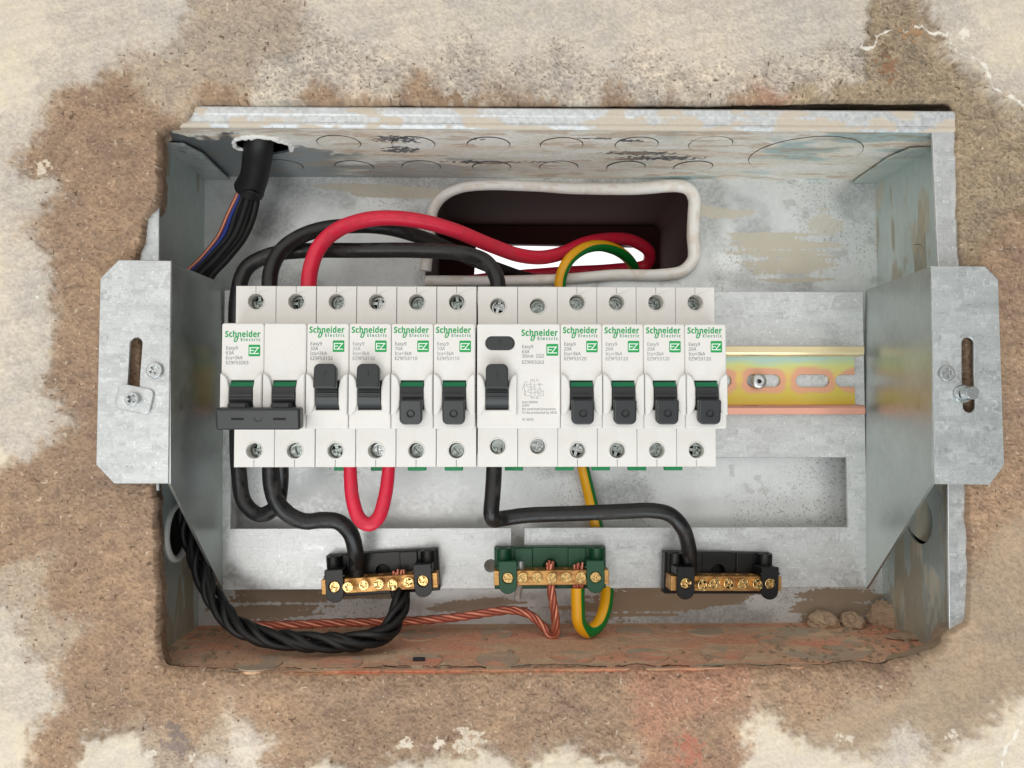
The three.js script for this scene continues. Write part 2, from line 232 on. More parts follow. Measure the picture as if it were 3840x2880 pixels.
// masonry behind the box, with a passage that opens to daylight
{
  const back = std(0x6a5445, 0.95), brick = std(0x3c1e19, 0.95);
  const x0 = P(928, 500, ZB).x, x1 = P(1500, 500, ZB).x, y1 = P(1100, 402, ZB).y, y0 = P(1100, 604, ZB).y, zF = -76, zE = -175;
  const s = poly([[WX0, WY0], [WX1, WY0], [WX1, WY1], [WX0, WY1]]); hole(s, rr(x1 - x0 + 4, y1 - y0 + 6, 6, (x0 + x1) / 2, (y0 + y1) / 2));
  const c = thing('wall_core', 'dark masonry behind the steel box', 'wall'); c.userData.kind = 'structure';
  obj('masonry_face', T(ext(s, 6), 0, 0, zF - 6), back, c);
  const pw = x1 - x0 + 4, ph = y1 - y0 + 6, cx = (x0 + x1) / 2, cy = (y0 + y1) / 2, D = zF - zE;
  obj('passage_lining', [T(ext(hole(rr(pw + 16, ph + 16, 8, cx, cy), rr(pw, ph, 6, cx, cy)), D - 6), 0, 0, zE)], brick, c);
  const a = P(1028, 526, zE), b = P(1397, 640, zE), e = rr(pw + 16, ph + 16, 8, cx, cy), bl = Math.max(b.y, cy - ph / 2 - 6);
  hole(e, poly([[a.x, a.y], [b.x, a.y - 1.6], [b.x, bl], [a.x - 2, bl]])); obj('passage_end', T(ext(e, 5), 0, 0, zE - 5), brick, c);
  const g = thing('daylight_opening', 'white daylight showing through the hole behind the cables', 'window', [(a.x + b.x) / 2, (a.y + bl) / 2, zE - 14]);
  obj('pane', box(b.x - a.x + 24, a.y - bl + 30, 1), new THREE.MeshStandardMaterial({ color: 0xffffff, emissive: 0xffffff, emissiveIntensity: 1.15 }), g);  // glowing panel stands for the daylight beyond the wall opening
  const L = new THREE.RectAreaLight(0xffffff, 0.3, (b.x - a.x) * MM, (a.y - bl) * MM); L.name = 'passage_daylight'; L.position.set((a.x + b.x) / 2 * MM, (a.y + bl) / 2 * MM, (zE - 10) * MM); L.rotation.y = Math.PI; scene.add(L);
}

// ---------------------------------------------------------------- the steel enclosure
const ko = (r, x, y) => circ(r, x, y);
{
  const box0 = thing('metal_enclosure', 'galvanised steel enclosure recessed in the plaster wall', 'enclosure');
  const cx = (XL + XR) / 2, W = XR - XL, Hh = YT - YB, D = -ZB;
  // --- painted, scratched ceiling sheet: u = x, v = depth (0 back .. D front)
  const topTex = maps(2048, 512, (u, v) => {
    const x = u * W, d = v * D, n = fbm(x * 0.05, d * 0.16, 4), f = fbm(x * 0.6, d * 0.9, 3), st = fbm(x * 0.07, d * 0.30 + 5, 4);
    let c = mix3([222, 218, 205], [232, 230, 224], sst(0.35, 0.65, n)); let m = 0.06, r = 0.62;
    c = mix3(c, [226, 211, 192], sst(0.5, 0.72, fbm(x * 0.028 + 30, d * 0.12, 3)) * 0.7);
    const teal = sst(0.5, 0.66, fbm(x * 0.03 + 80, d * 0.07 + 3, 3)) * sst(W * 0.6, W * 0.72, x); c = mix3(c, [186, 206, 206], teal * 0.9); m = lerp(m, 0.5, teal);
    const raw = sst(0.05, -0.05, (d - D * 0.86 + (x - 25) * 0.42) / D + (fbm(x * 0.12, d * 0.12, 4) - 0.5) * 0.55) * sst(95, 70, x + (n - 0.5) * 40); c = mix3(c, [150, 156, 158], raw); m = lerp(m, 0.8, raw); r = lerp(r, 0.42, raw);
    const gap = sst(0.03, -0.03, (d - 22) / D + (n - 0.5) * 0.6) * sst(78, 90, x) * sst(170, 130, x); c = mix3(c, [166, 164, 164], gap * 0.7);
    for (const [sx, sd, lx, ld] of [[108, 60, 8, 4], [117, 59, 6, 4], [112, 45, 9, 5], [147, 27, 8, 2.4], [157, 27, 24, 1.3], [230, 42, 17, 3.2], [242, 35, 22, 3.5], [222, 60, 6, 1.6], [205, 62, 9, 1.0], [150, 61, 4, 1.2], [225, 33, 10, 1.4], [180, 28, 10, 1]]) {
      const e = ((x - sx) / lx) ** 2 + ((d - sd) / ld) ** 2 + (f - 0.5) * 3.4; c = mix3(c, [86, 88, 90], sst(1, 0.45, e) * 0.9); }
    c = mix3(c, [186, 160, 136], sst(0.58, 0.68, st + sst(D - 14, D, d) * 0.10) * 0.5);
    c = c.map((q) => q * (1 + (f - 0.5) * 0.14)); return { c, r: r + (f - 0.5) * 0.2, m, h: 0.5 + (f - 0.5) * 0.6 + (n - 0.5) * 0.6 };
  }, { clamp: true });
  const topMat = surfMat(topTex, { sx: W, sy: D, ox: XL, oy: 0, bump: 0.0002 });
  const topMatKo = topMat.clone(); topMatKo.vertexColors = true;
  const sheet = (name, shape, mat, place, parent, t = 1.2) => { const g = ext(shape, t); place(g); return obj(name, g, mat, parent); };
  const onTop = (g) => { g.rotateX(-Math.PI / 2); return T(g, 0, YT, ZB).scale(1, 1, 1); };   // shape (x, d) -> x, y up, z = -d : flipped below
  const topPlace = (lift = 0) => (g) => { g.rotateX(Math.PI / 2); return T(g, 0, YT + 1.2 + lift, ZB); };   // shape y -> +z, thickness downwards to YT
  const kk = [];
  const zAt = (py, Y) => { const a = P(1075, py, -1), b = P(1075, py, -100); const t = (Y - a.y) / (b.y - a.y); return -1 - 99 * t; };
  for (const [px, py] of [[732, 311], [893, 312], [1055, 312], [1213, 312], [1375, 310], [1535, 308]]) { const z = zAt(py, YT); kk.push([P(px, py, z).x, z - ZB, 10]); }
  for (const [px, py] of [[612, 361], [765, 362], [910, 361], [1062, 361], [1207, 360], [1352, 359], [1497, 358]]) { const z = zAt(py, YT); kk.push([P(px, py, z).x, z - ZB, 9.8]); }
  { const z = zAt(331, YT); kk.push([P(1738, 331, z).x, z - ZB, 26.5]); }
  const zc = zAt(317, YT), xc = P(568, 317, zc).x;
  const topS = poly([[XL, 0], [XR, 0], [XR, D], [XL, D]]);
  for (const [x, d, r] of kk) hole(topS, ko(r + 0.5, x, d));
  const ragged = new THREE.Shape(); for (let i = 0; i < 60; i++) { const a = i / 60 * Math.PI * 2, r = 13.6 + (vn(i * 0.7, 4) - 0.5) * 1.6; const X = xc + Math.cos(a) * r, Y = zc - ZB + Math.sin(a) * r * 0.95; i ? ragged.lineTo(X, Y) : ragged.moveTo(X, Y); } hole(topS, ragged);
  const top = sheet('top_panel', topS, topMat, topPlace(), box0);
  const disc = (x, d, r, mat, place, parent, tilt = 0) => {
    const g = ext(ko(r, x, d), 0.9, 0, 40), side = g.attributes.normal.array.slice(); if (tilt) { T(g, -x, -d, 0); g.rotateX(tilt); g.rotateY(tilt * 0.6); T(g, x, d, 0); } place(g);
    const m = obj('knockout', g, mat, parent); if (mat.vertexColors) { const q = m.geometry, col = new Float32Array(q.attributes.position.count * 3); for (let i = 0; i < col.length / 3; i++) { const e = Math.abs(side[i * 3 + 2]) < 0.5 ? 0.16 : 1; col.fill(e, i * 3, i * 3 + 3); } q.setAttribute('color', new THREE.BufferAttribute(col, 3)); }   // disc edges coloured dark, painting in the shadow gap round each knockout
    return m;
  };
  kk.forEach(([x, d, r], i) => disc(x, d, r, topMatKo, topPlace(-0.42 - 0.25 * vn(i, 3)), top, (vn(i * 3.1, 8) - 0.5) * 0.05));
  { // chipped white paint round the open knockout
    const pts = []; for (let i = 0; i <= 70; i++) { const a = -0.5 + i / 70 * 4.4, r = 13.4 + (vn(i * 0.7, 4) - 0.5) * 1.2; pts.push(new THREE.Vector3(xc + Math.cos(a) * r, YT - 0.2, zc + Math.sin(a) * r * 0.95)); }
    obj('paint_rim', tube(new THREE.CatmullRomCurve3(pts), (t) => 0.85 + 0.6 * vn(t * 40, 2), 140, 8, { wob: 0.9 }), std(0xe8e8e4, 0.7), top);
  }
  // --- floor sheet, dusty red
  const kf = [];
  for (const [px, py, r] of [[560, 1432, 10], [735, 1430, 10], [907, 1428, 10], [1075, 1425, 10], [1237, 1421, 10], [1398, 1418, 10], [1560, 1416, 10], [1066, 1370, 9.8], [1218, 1368, 9.8], [1370, 1366, 9.8], [1520, 1366, 9.8], [905, 1372, 9.8], [1757, 1394, 26.5]]) { const z = zAt(py, YB); kf.push([P(px, py, z).x, z - ZB, r]); }
  const dusty = (x, d) => {
    const n = fbm(x * 0.045 + 3, d * 0.11, 4), f = fbm(x * 0.6, d * 0.9 + 8, 3), g = vn(x * 2.4, d * 2.4);
    let c = mix3([196, 158, 130], [206, 150, 122], sst(0.38, 0.66, n)); c = mix3(c, [208, 138, 112], sst(0.45, 0.75, fbm(x * 0.016 + 60, d * 0.05, 2)) * sst(60, 200, x) * 0.85);
    c = mix3(c, [200, 176, 146], sst(0.46, 0.76, fbm(x * 0.05 + 200, d * 0.2 + 4, 3)) * 0.8);
    const edge = sst(D - 9, D - 4, d) * sst(0.5, 0.62, fbm(x * 0.03 + 90, d * 0.25, 3)); c = mix3(c, [150, 150, 132], edge * 0.7);
    c = c.map((q) => q * (1.1 + (f - 0.5) * 0.20 + (g - 0.5) * 0.14)); return { c, r: 0.92, m: 0, h: 0.5 + (f - 0.5) * 0.9 + (g - 0.5) * 0.3 };
  };
  const floorTex = maps(2048, 512, (u, v) => dusty(u * W, v * D), { clamp: true });
  const floorMat = surfMat(floorTex, { sx: W, sy: D, ox: XL, oy: 0, bump: 0.0004 });
  const discTex = maps(1024, 256, (u, v) => { const q = dusty(u * W + 500, v * D), z = sst(0.42, 0.6, fbm(u * W * 0.09, v * D * 0.13 + 50, 3)); q.c = mix3(q.c, [178, 168, 148], z * 0.7); q.r = 0.8; return q; }, { clamp: true });
  const discMat = surfMat(discTex, { sx: W, sy: D, ox: XL, oy: 0, bump: 0.0004 });
  const floorS = poly([[XL, 0], [XR, 0], [XR, D], [XL, D]]); for (const [x, d, r] of kf) hole(floorS, ko(r + 0.15, x, d));
  const floorPlace = (lift = 0) => (g) => { g.rotateX(Math.PI / 2); return T(g, 0, YB + lift, ZB); };
  const floor = sheet('bottom_panel', floorS, floorMat, floorPlace(), box0);
  kf.forEach(([x, d, r], i) => disc(x, d, r, discMat, floorPlace(0.35 + 0.35 * vn(i, 5)), floor, (vn(i * 2.3, 18) - 0.5) * 0.05));
  // --- sides
  const sideTex = (sd, warm) => maps(512, 1024, (u, v) => {
    const d = u * D, y = v * Hh, n = fbm(d * 0.06 + sd, y * 0.03, 4), f = fbm(d * 0.7, y * 0.25 + sd, 3), g = fbm(d * 0.11 + 3, y * 0.02 + sd, 3);
    let c = mix3([184, 198, 196], [204, 212, 208], n); let r = 0.42 + (f - 0.5) * 0.2, m = 0.55;
    const low = sst(0.66, 0.70, g + 0.25 * fbm(d * 0.2, y * 0.05 + sd, 3) - 0.12 + (v < 0.4 ? 0.06 : 0)); c = mix3(c, [172, 164, 142], low * 0.7); m = lerp(m, 0.2, low); r = lerp(r, 0.75, low);
    if (warm) { const s = sst(0.56, 0.68, fbm(d * 0.16 + 8, y * 0.06 + 2, 4) + 0.12 * sst(22, 0, Math.abs(y - Hh * 0.82)) * sst(D - 40, D - 22, d)); c = mix3(c, [194, 180, 156], s * 0.55); m = lerp(m, 0, s); r = lerp(r, 0.9, s); }
    c = c.map((q) => q * (1 + (f - 0.5) * 0.1)); return { c, r, m, h: 0.5 + (f - 0.5) * 0.5 };
  }, { clamp: true });
  const tL = sideTex(11, false), tR = sideTex(47, true);
  const mL = surfMat(tL, { sx: D, sy: Hh, ox: 0, oy: YB, bump: 0.00008 }), mR = surfMat(tR, { sx: D, sy: Hh, ox: 0, oy: YB, bump: 0.00008 });
  const sideAt = (px, py, X) => { const a = P(px, py, -1), b = P(px, py, -100), t = (X - a.x) / (b.x - a.x), z = -1 - 99 * t; return [z - ZB, P(px, py, z).y]; };
  const rS = poly([[0, YB], [D, YB], [D, YT], [0, YT]]), lS = poly([[0, YB], [D, YB], [D, YT], [0, YT]]);
  const kr = [[...sideAt(1977, 572, XR), 10]], hr = [...sideAt(1985, 1122, XR), 12], hl = [...sideAt(384, 1148, XL), 13];
  hole(rS, ko(10.3, kr[0][0], kr[0][1])); hole(rS, ko(hr[2], hr[0], hr[1])); hole(lS, ko(hl[2], hl[0], hl[1]));
  const rPlace = (o = 0) => (g) => { g.rotateY(-Math.PI / 2); return T(g, XR + 1.2 + o, 0, ZB); }, lPlace = (o = 0) => (g) => { g.rotateY(-Math.PI / 2); return T(g, XL + o, 0, ZB); };
  const sr = sheet('side_panel', rS, mR, rPlace(), box0); sheet('side_panel', lS, mL, lPlace(), box0);
  disc(kr[0][0], kr[0][1], 10, mR, rPlace(-0.3), sr, 0.04);
  disc(hr[0], hr[1], 11.4, mR, (g) => { T(g, -hr[0], -hr[1], 0); g.rotateY(0.5); T(g, hr[0], hr[1], 0); rPlace(4)(g); }, sr);
  const gr = thing('cable_grommet', 'pale grey plastic ring in the side wall hole behind the twisted wires', 'grommet', [XL, hl[1], ZB + hl[0]]);
  obj('ring', new THREE.TorusGeometry(13.4, 1.7, 12, 48).rotateY(Math.PI / 2), std(0xe2e3e0, 0.5), gr); obj('sleeve', new THREE.CylinderGeometry(12.4, 12.4, 16, 40, 1, true).rotateZ(Math.PI / 2).translate(-9, 0, 0), std(0x2a2a29, 0.8), gr);
  // --- back sheet with the big cable opening
  const trim = [[919, 585], [922, 555], [926, 524], [930, 493], [936, 452], [957, 424], [995, 406], [1051, 400], [1145, 402], [1239, 407], [1364, 408], [1467, 402], [1490, 410], [1500, 430], [1499, 461], [1497, 508], [1498, 560], [1474, 586], [1426, 594], [1333, 594], [1223, 602], [1083, 606], [919, 607]];
  const backTex = maps(1536, 1024, (u, v) => {
    const x = u * W, y = v * Hh, q = (a, b) => fbm(a, b, 4), n = q(x * 0.035, y * 0.035), f = fbm(x * 0.7, y * 0.7, 3), st = fbm(x * 0.02 + y * 0.01, y * 0.35, 3);
    let L = 228 + (n - 0.5) * 36 + (f - 0.5) * 16; let c = [L * 0.985, L, L * 1.0], m = 0.42, r = 0.44 + (f - 0.5) * 0.25;
    const cloud = sst(0.5, 0.66, q(x * 0.022 + 5, y * 0.03 + 3)); c = c.map((k) => k * (1 - 0.16 * cloud * (0.6 + 0.8 * vn(x * 0.9, y * 0.9))));
    const stain = sst(0.60, 0.72, fbm(x * 0.14 + 7, y * 0.14, 4)) * sst(0.44, 0.56, q(x * 0.03 + 20, y * 0.03)) * sst(60, 110, x); c = mix3(c, [168, 166, 160], stain * 0.35);
    const speck = sst(0.7, 0.8, vn(x * 1.5, y * 1.5)) * sst(0.48, 0.62, q(x * 0.03 + 50, y * 0.03 + 9)); c = mix3(c, [132, 133, 131], speck * 0.36);
    const smear = (sx, sy, lx, ly, k) => { const e = ((x - sx) / lx) ** 2 + ((y - sy + (x - sx) * 0.08) / ly) ** 2 + (st - 0.5) * 2.6 + (f - 0.5) * 0.9; const t = sst(1, 0.6, e) * k; c = mix3(c, [204, 196, 178], t); m = lerp(m, 0.1, t); r = lerp(r, 0.7, t); };
    smear(W * 0.86, Hh * 0.83, 30, 13, 0.9); smear(W * 0.72, Hh * 0.93, 34, 5, 0.8); smear(W * 0.30, Hh * 0.965, 50, 4, 0.8); smear(W * 0.92, Hh * 0.9, 10, 9, 0.6);
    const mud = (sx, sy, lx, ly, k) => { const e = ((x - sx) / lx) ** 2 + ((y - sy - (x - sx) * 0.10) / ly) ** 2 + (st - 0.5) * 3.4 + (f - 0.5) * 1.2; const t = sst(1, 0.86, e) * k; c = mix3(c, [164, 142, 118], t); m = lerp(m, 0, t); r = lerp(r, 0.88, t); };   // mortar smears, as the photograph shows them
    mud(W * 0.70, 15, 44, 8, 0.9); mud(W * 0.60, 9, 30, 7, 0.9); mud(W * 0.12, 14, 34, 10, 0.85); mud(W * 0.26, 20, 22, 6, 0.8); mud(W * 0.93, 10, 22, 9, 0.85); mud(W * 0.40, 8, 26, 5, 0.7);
    return { c, r, m, h: 0.5 + (f - 0.5) * 0.6 };
  }, { clamp: true });
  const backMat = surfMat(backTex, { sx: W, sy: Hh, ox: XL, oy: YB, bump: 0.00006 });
  const bS = poly([[XL, YB], [XR, YB], [XR, YT], [XL, YT]]); const tp = new THREE.CatmullRomCurve3(trim.map((p) => P(p[0], p[1], ZB)), true, 'centripetal').getSpacedPoints(90); tp.pop();
  hole(bS, poly(tp.map((p) => [p.x, Math.min(p.y, YT - 0.8)])));
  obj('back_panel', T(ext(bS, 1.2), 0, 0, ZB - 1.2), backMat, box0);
  // --- rims and corner tabs
  const rimTex = maps(2048, 96, (u, v) => { const f = fbm(u * 260, v * 10, 3), n = fbm(u * 34, v * 3 + 4, 5); let L = 208 + (f - 0.5) * 44; let c = [L * 0.985, L, L * 1.005]; let m = 0.45; const s = sst(0.48, 0.62, n + (0.5 - v) * 0.25); c = mix3(c, [206, 192, 172], s * 0.85); m *= 1 - s; return { c, r: 0.45 + s * 0.3 + (f - 0.5) * 0.2, m, h: 0.5 + (f - 0.5) }; });
  const rimMat = surfMat(rimTex, { sx: 380, sy: 14, ox: XL, oy: YT - 1, bump: 0.0002 });
  const x1 = P(2064, 250, 1).x, prof = new THREE.Shape(); const R = 9.9;
  [[0, 0], [0.5, 0.5], [0.9, 1.3], [0.75, 2.1], [0.45, 2.8], [0.5, 5.6], [0.8, 6.4], [0.7, 9.2], [0.2, R], [-2.6, R + 0.2], [-2.6, R - 0.9], [-0.7, R - 0.9], [-0.7, 0]].forEach(([z, y], i) => i ? prof.lineTo(-z, y) : prof.moveTo(-z, y));
  const fl = ext(prof, x1 - XL); fl.rotateY(Math.PI / 2); T(fl, XL, YT + 0.02, 0.5);
  { const p = fl.attributes.position, q = fl.attributes.uv; for (let i = 0; i < p.count; i++) q.setXY(i, p.getX(i), p.getY(i)); }
  obj('rim', fl, rimMat, box0);
  const strip = (pts, z0, lip) => { const s = poly(pts.map((p) => P(p[0], p[1], z0))); return T(ext(s, lip, 0.35), 0, 0, z0 - lip); };
  const vr = strip([[2013, 279], [2063, 276], [2072, 560], [2091, 1100], [2093, 1335], [2083, 1352], [2052, 1380], [2050, 1330], [2047, 1040], [2026, 570]], 0.6, 1.5);
  obj('rim', vr, galvMat, box0);
  const ll = strip([[296, 470], [343, 430], [343, 600], [343, 1060], [296, 1060]], 0.6, 1.5); obj('rim', ll, galvMatB, box0);
  for (const s of [1, -1]) {
    const X = s > 0 ? XR : XL, tabS = poly([[X, 0.5], [X - s * 13, 0.5], [X - s * 13.5, 4], [X - s * 14.8, 42], [X - s * 11, 55], [X, 56]]);
    hole(tabS, ko(1.9, X - s * 6, 45)); hole(tabS, ko(1.2, X - s * 8, 51));
    const g = ext(tabS, 1); g.rotateX(Math.PI / 2); g.rotateZ(0); T(g, 0, YT - 0.5, ZB); const p = g.attributes.position; for (let i = 0; i < p.count; i++) p.setY(i, p.getY(i) - 0.05 * Math.abs(X - p.getX(i)));
    obj('corner_tab', g, s > 0 ? mR : galvMatB, box0);
  }
  // white edging round the opening
  const tr = thing('edge_trim', 'off-white soft plastic edging round the cable opening', 'edging');
  obj('edging', tube(new THREE.CatmullRomCurve3(trim.map((p, i) => P(p[0], p[1], ZB + 2.2 + Math.sin(i * 1.3) * 0.5)), false, 'centripetal'), (t) => 3.1 - 0.35 * Math.sin(t * 9), 260, 20, { wob: 0.06 }), surfMat(maps(64, 512, (u, v) => { const n = fbm(u * 4, v * 60, 4), f = fbm(u * 14, v * 200, 2), s = sst(0.52, 0.72, n) * 0.45 + sst(0.7, 0.8, f) * 0.2; return { c: mix3([246, 243, 238], [216, 196, 172], s * 0.8), r: 0.5, m: 0, h: f }; }), { sx: 1, sy: 390, bump: 0.0001 }), tr);
}

// ---------------------------------------------------------------- pan with wings and fixing tabs
{
  const fr = thing('mounting_frame', 'galvanised mounting frame with angled wings and slotted fixing tabs', 'frame');
  const q = (px, py, z = ZPAN) => P(px, py, z);
  const xl = q(481, 900).x, xr = q(1869, 900).x, yt = q(1100, 628).y, yb = q(1100, 1272).y;
  const s = poly([[xl, yb], [xr, yb], [xr, yt], [xl, yt]]);
  const a = q(500, 990), b = q(1831, 1138), n0 = q(1105, 1138), n1 = q(1132, 1184);
  hole(s, poly([[a.x, a.y], [b.x, a.y], [b.x, b.y], [n1.x, b.y], [n1.x, n1.y], [n0.x, n1.y], [n0.x, b.y], [a.x, b.y]]));
  const nl = q(1060, 1222), nh = circ(3.2, nl.x, nl.y); hole(s, nh);
  obj('base_plate', T(ext(s, 1.4, 0.25, 8, 1), 0, 0, ZPAN - 1.4), galvMat, fr);
  const wing = (sgn, pts, mat) => {                                // wing sheet given by four corners, with thickness
    const [A, B, C, D] = pts, g = new THREE.BufferGeometry(), o = new THREE.Vector3(sgn * 1.3, 0, 0), v = [A, B, C, D, ...[A, B, C, D].map((p) => p.clone().add(o))];
    const tri = [0, 1, 2, 0, 2, 3, 4, 6, 5, 4, 7, 6, 0, 4, 5, 0, 5, 1, 1, 5, 6, 1, 6, 2, 2, 6, 7, 2, 7, 3, 3, 7, 4, 3, 4, 0], pos = [], uv = [];
    for (const i of tri) { pos.push(v[i].x, v[i].y, v[i].z); uv.push(v[i].z, v[i].y); }
    g.setAttribute('position', new THREE.Float32BufferAttribute(pos, 3)); g.setAttribute('uv', new THREE.Float32BufferAttribute(uv, 2)); g.computeVertexNormals(); return obj('wing', g, mat, fr);
  };
  wing(-1, [P(481, 612, ZPAN), P(481, 1274, ZPAN), P(369, 1045, ZBR - 0.5), P(368, 566, ZBR - 0.5)], galvCalm);
  wing(1, [P(1869, 627, ZPAN), P(1871, 1272, ZPAN), P(2012, 1046, ZBR - 0.5), P(2014, 575, ZBR - 0.5)], galvCalm);
  const slot = (x0, y0, x1, y1, w, bend = 0) => { const A = P(x0, y0, ZBR), B = P(x1, y1, ZBR), p = new THREE.Shape(), n = 10; for (let i = 0; i <= n; i++) { const t = Math.PI * i / n; const x = A.x + Math.cos(t) * w, y = A.y + Math.sin(t) * w; i ? p.lineTo(x, y) : p.moveTo(x, y); } p.lineTo((A.x + B.x) / 2 - w + bend, (A.y + B.y) / 2); for (let i = 0; i <= n; i++) { const t = Math.PI + Math.PI * i / n; p.lineTo(B.x + Math.cos(t) * w, B.y + Math.sin(t) * w); } p.lineTo((A.x + B.x) / 2 + w + bend, (A.y + B.y) / 2); return p; };
  const tab = (pts, sl, mat) => { const s = poly(pts.map((p) => P(p[0], p[1], ZBR))); hole(s, sl); return obj('fixing_tab', T(ext(s, 1.3, 0.3, 8, 1), 0, 0, ZBR - 1.3), mat, fr); };
  tab([[216, 601], [256, 561], [370, 563], [364, 1045], [246, 1045], [207, 1004]], slot(294, 742, 286, 872, 2.6), galvMat);
  tab([[2012, 574], [2128, 575], [2157, 604], [2170, 1004], [2139, 1047], [2020, 1046]], slot(2091, 742, 2094, 878, 2.7, -0.3), galvMatB);
}
// ---------------------------------------------------------------- screws
const steel = std(0xbcc1c1, 0.27, 0.88), darkSteel = std(0x9aa29e, 0.32, 0.85), brass = std(0xe3c182, 0.27, 0.9), brassBar = surfMat(maps(256, 64, (u, v) => { const n = fbm(u * 12, v * 6, 4), f = vn(u * 120, v * 20); return { c: mix3([206, 160, 100], [156, 112, 70], sst(0.4, 0.75, n)).map((q) => q * (0.94 + f * 0.1)), r: 0.36 + n * 0.25, m: 0.85 }; }), { sx: 57, sy: 14 }), blackP = std(0x0b0b0c, 0.42), greenP = std(0x0a4a2c, 0.42);
function crossShape(a, w) { const p = new THREE.Path(); [[-w, -a], [w, -a], [w, -w], [a, -w], [a, w], [w, w], [w, a], [-w, a], [-w, w], [-a, w], [-a, -w], [-w, -w]].forEach(([x, y], i) => i ? p.lineTo(x, y) : p.moveTo(x, y)); p.closePath(); return p; }
function crossHead(r, h, a, w, slotW = 0) {                        // head with a cross recess; front face at z = h
  const s = circ(r), c = crossShape(a, w); if (slotW) { const p = new THREE.Path(); [[-slotW, -r * 0.96], [slotW, -r * 0.96], [slotW, -w], [a, -w], [a, w], [slotW, w], [slotW, r * 0.96], [-slotW, r * 0.96], [-slotW, w], [-a, w], [-a, -w], [-slotW, -w]].forEach(([x, y], i) => i ? p.lineTo(x, y) : p.moveTo(x, y)); p.closePath(); s.holes.push(p); } else s.holes.push(c);
  return [T(ext(s, h * 0.72, Math.min(0.25, r * 0.1), 20, 2), 0, 0, h * 0.28), T(cyl(r * 0.97, h * 0.3, 24).rotateX(Math.PI / 2), 0, 0, h * 0.15)];
}
const headTerm = geo(crossHead(3.15, 2.2, 1.9, 0.5, 0.42)), headBrass = geo(crossHead(2.5, 1.7, 1.5, 0.36, 0.32)), headPan = geo([...crossHead(3.4, 1.8, 1.9, 0.55), T(new THREE.TorusGeometry(3.0, 0.55, 8, 32), 0, 0, 0.5)]);
function head(name, g, mat, x, y, z, turn, parent) { const m = mesh(name, g, mat, parent); m.position.set(x * MM, y * MM, z * MM); m.rotation.z = turn; return m; }

// ---------------------------------------------------------------- rail
{
  const y0 = P(1100, 895, ZRAIL).y, y1 = P(1100, 747, ZRAIL).y, x0 = P(488, 820, ZRAIL).x, x1 = P(1868, 820, ZRAIL).x, cy = (y0 + y1) / 2, L = x1 - x0;
  const rail = thing('din_rail', 'yellow passivated slotted steel rail carrying the breakers', 'rail', [x0, cy, ZRAIL]);
  const sl = []; for (let k = -1; k < 12; k++) { const p = P(1755 - k * 106, 824, ZPAN + 1).x - x0; sl.push(p); }
  const tex = maps(1024, 256, (u, v) => {                          // v 0 bottom .. 1 top of the channel
    const x = u * L, y = (v - 0.5) * 27, n = fbm(x * 0.08, y * 0.25, 3) - 0.5;
    let t = v + n * 0.16, c = t < 0.35 ? mix3([214, 182, 70], [206, 190, 96], t / 0.35) : t < 0.6 ? mix3([206, 190, 96], [226, 192, 112], (t - 0.35) / 0.25) : t < 0.78 ? mix3([226, 192, 112], [206, 212, 140], (t - 0.6) / 0.18) : mix3([206, 212, 140], [178, 208, 200], Math.min(1, (t - 0.78) / 0.14));
    let dm = 1e9; for (const s of sl) { const dx = Math.max(0, Math.abs(x - s) - 5.5); dm = Math.min(dm, Math.hypot(dx, y)); }
    c = mix3(c, [220, 158, 138], sst(7.8, 5.2, dm + n * 3) * 0.85); return { c, r: 0.3, m: 0.5 };
  });
  const chan = new THREE.Shape(); chan.moveTo(0, -13.6); chan.lineTo(L - 2, -13.6); chan.lineTo(L - 2, -3.2); chan.lineTo(L - 9, -3.2); chan.absarc(L - 9, 0, 3.2, -Math.PI / 2, Math.PI / 2, true); chan.lineTo(L - 2, 3.2); chan.lineTo(L - 2, 13.6); chan.lineTo(0, 13.6);
  for (const s of sl) if (s > 14 && s < L - 20) { const p = new THREE.Path(); p.moveTo(s - 5.5, -3.3); p.lineTo(s + 5.5, -3.3); p.absarc(s + 5.5, 0, 3.3, -Math.PI / 2, Math.PI / 2); p.lineTo(s - 5.5, 3.3); p.absarc(s - 5.5, 0, 3.3, Math.PI / 2, Math.PI * 1.5); chan.holes.push(p); }
  obj('channel', T(ext(chan, 1.0, 0.15, 12, 1), 0, 0, -7.6), surfMat(tex, { sx: L, sy: 27.2, ox: 0, oy: -13.6 }), rail);
  for (const s of [1, -1]) {
    const p = new THREE.Shape(); [[-6.6, 13.3], [-6.6, 12.3], [-5.4, 12.6], [-1.6, 12.6], [-0.6, 13.2], [0, 14.2], [0.05, 17.2], [-0.5, 17.5], [-1.0, 17.2], [-1.0, 14.6], [-1.6, 13.8], [-5.6, 13.6]].forEach(([z, y], i) => i ? p.lineTo(-z, y * s) : p.moveTo(-z, y * s));
    const g = ext(p, L); g.rotateY(Math.PI / 2); obj('flange', g, std(s > 0 ? 0xdccda4 : 0xe2a894, 0.24, 0.6), rail);
  }
  const rv = P(1645, 823, ZRAIL), ri = thing('rivet', 'round aluminium rivet fixing the yellow rail', 'rivet', [rv.x, rv.y, ZPAN]);
  const pr = [[0.9, 3.2], [0.9, 5.2], [1.5, 5.6], [2.6, 5.5], [3.6, 4.9], [4.0, 4.1], [3.9, 3.5], [2.4, 3.2], [2.4, 0]].map(([r, z]) => new THREE.Vector2(r, z)); obj('head', new THREE.LatheGeometry(pr, 32).rotateX(Math.PI / 2), std(0xc4c6c6, 0.34, 0.85), ri); obj('bore', T(cyl(1.0, 3, 16).rotateX(Math.PI / 2), 0, 0, 2.6), std(0x2a2a2a, 0.7), ri);
}

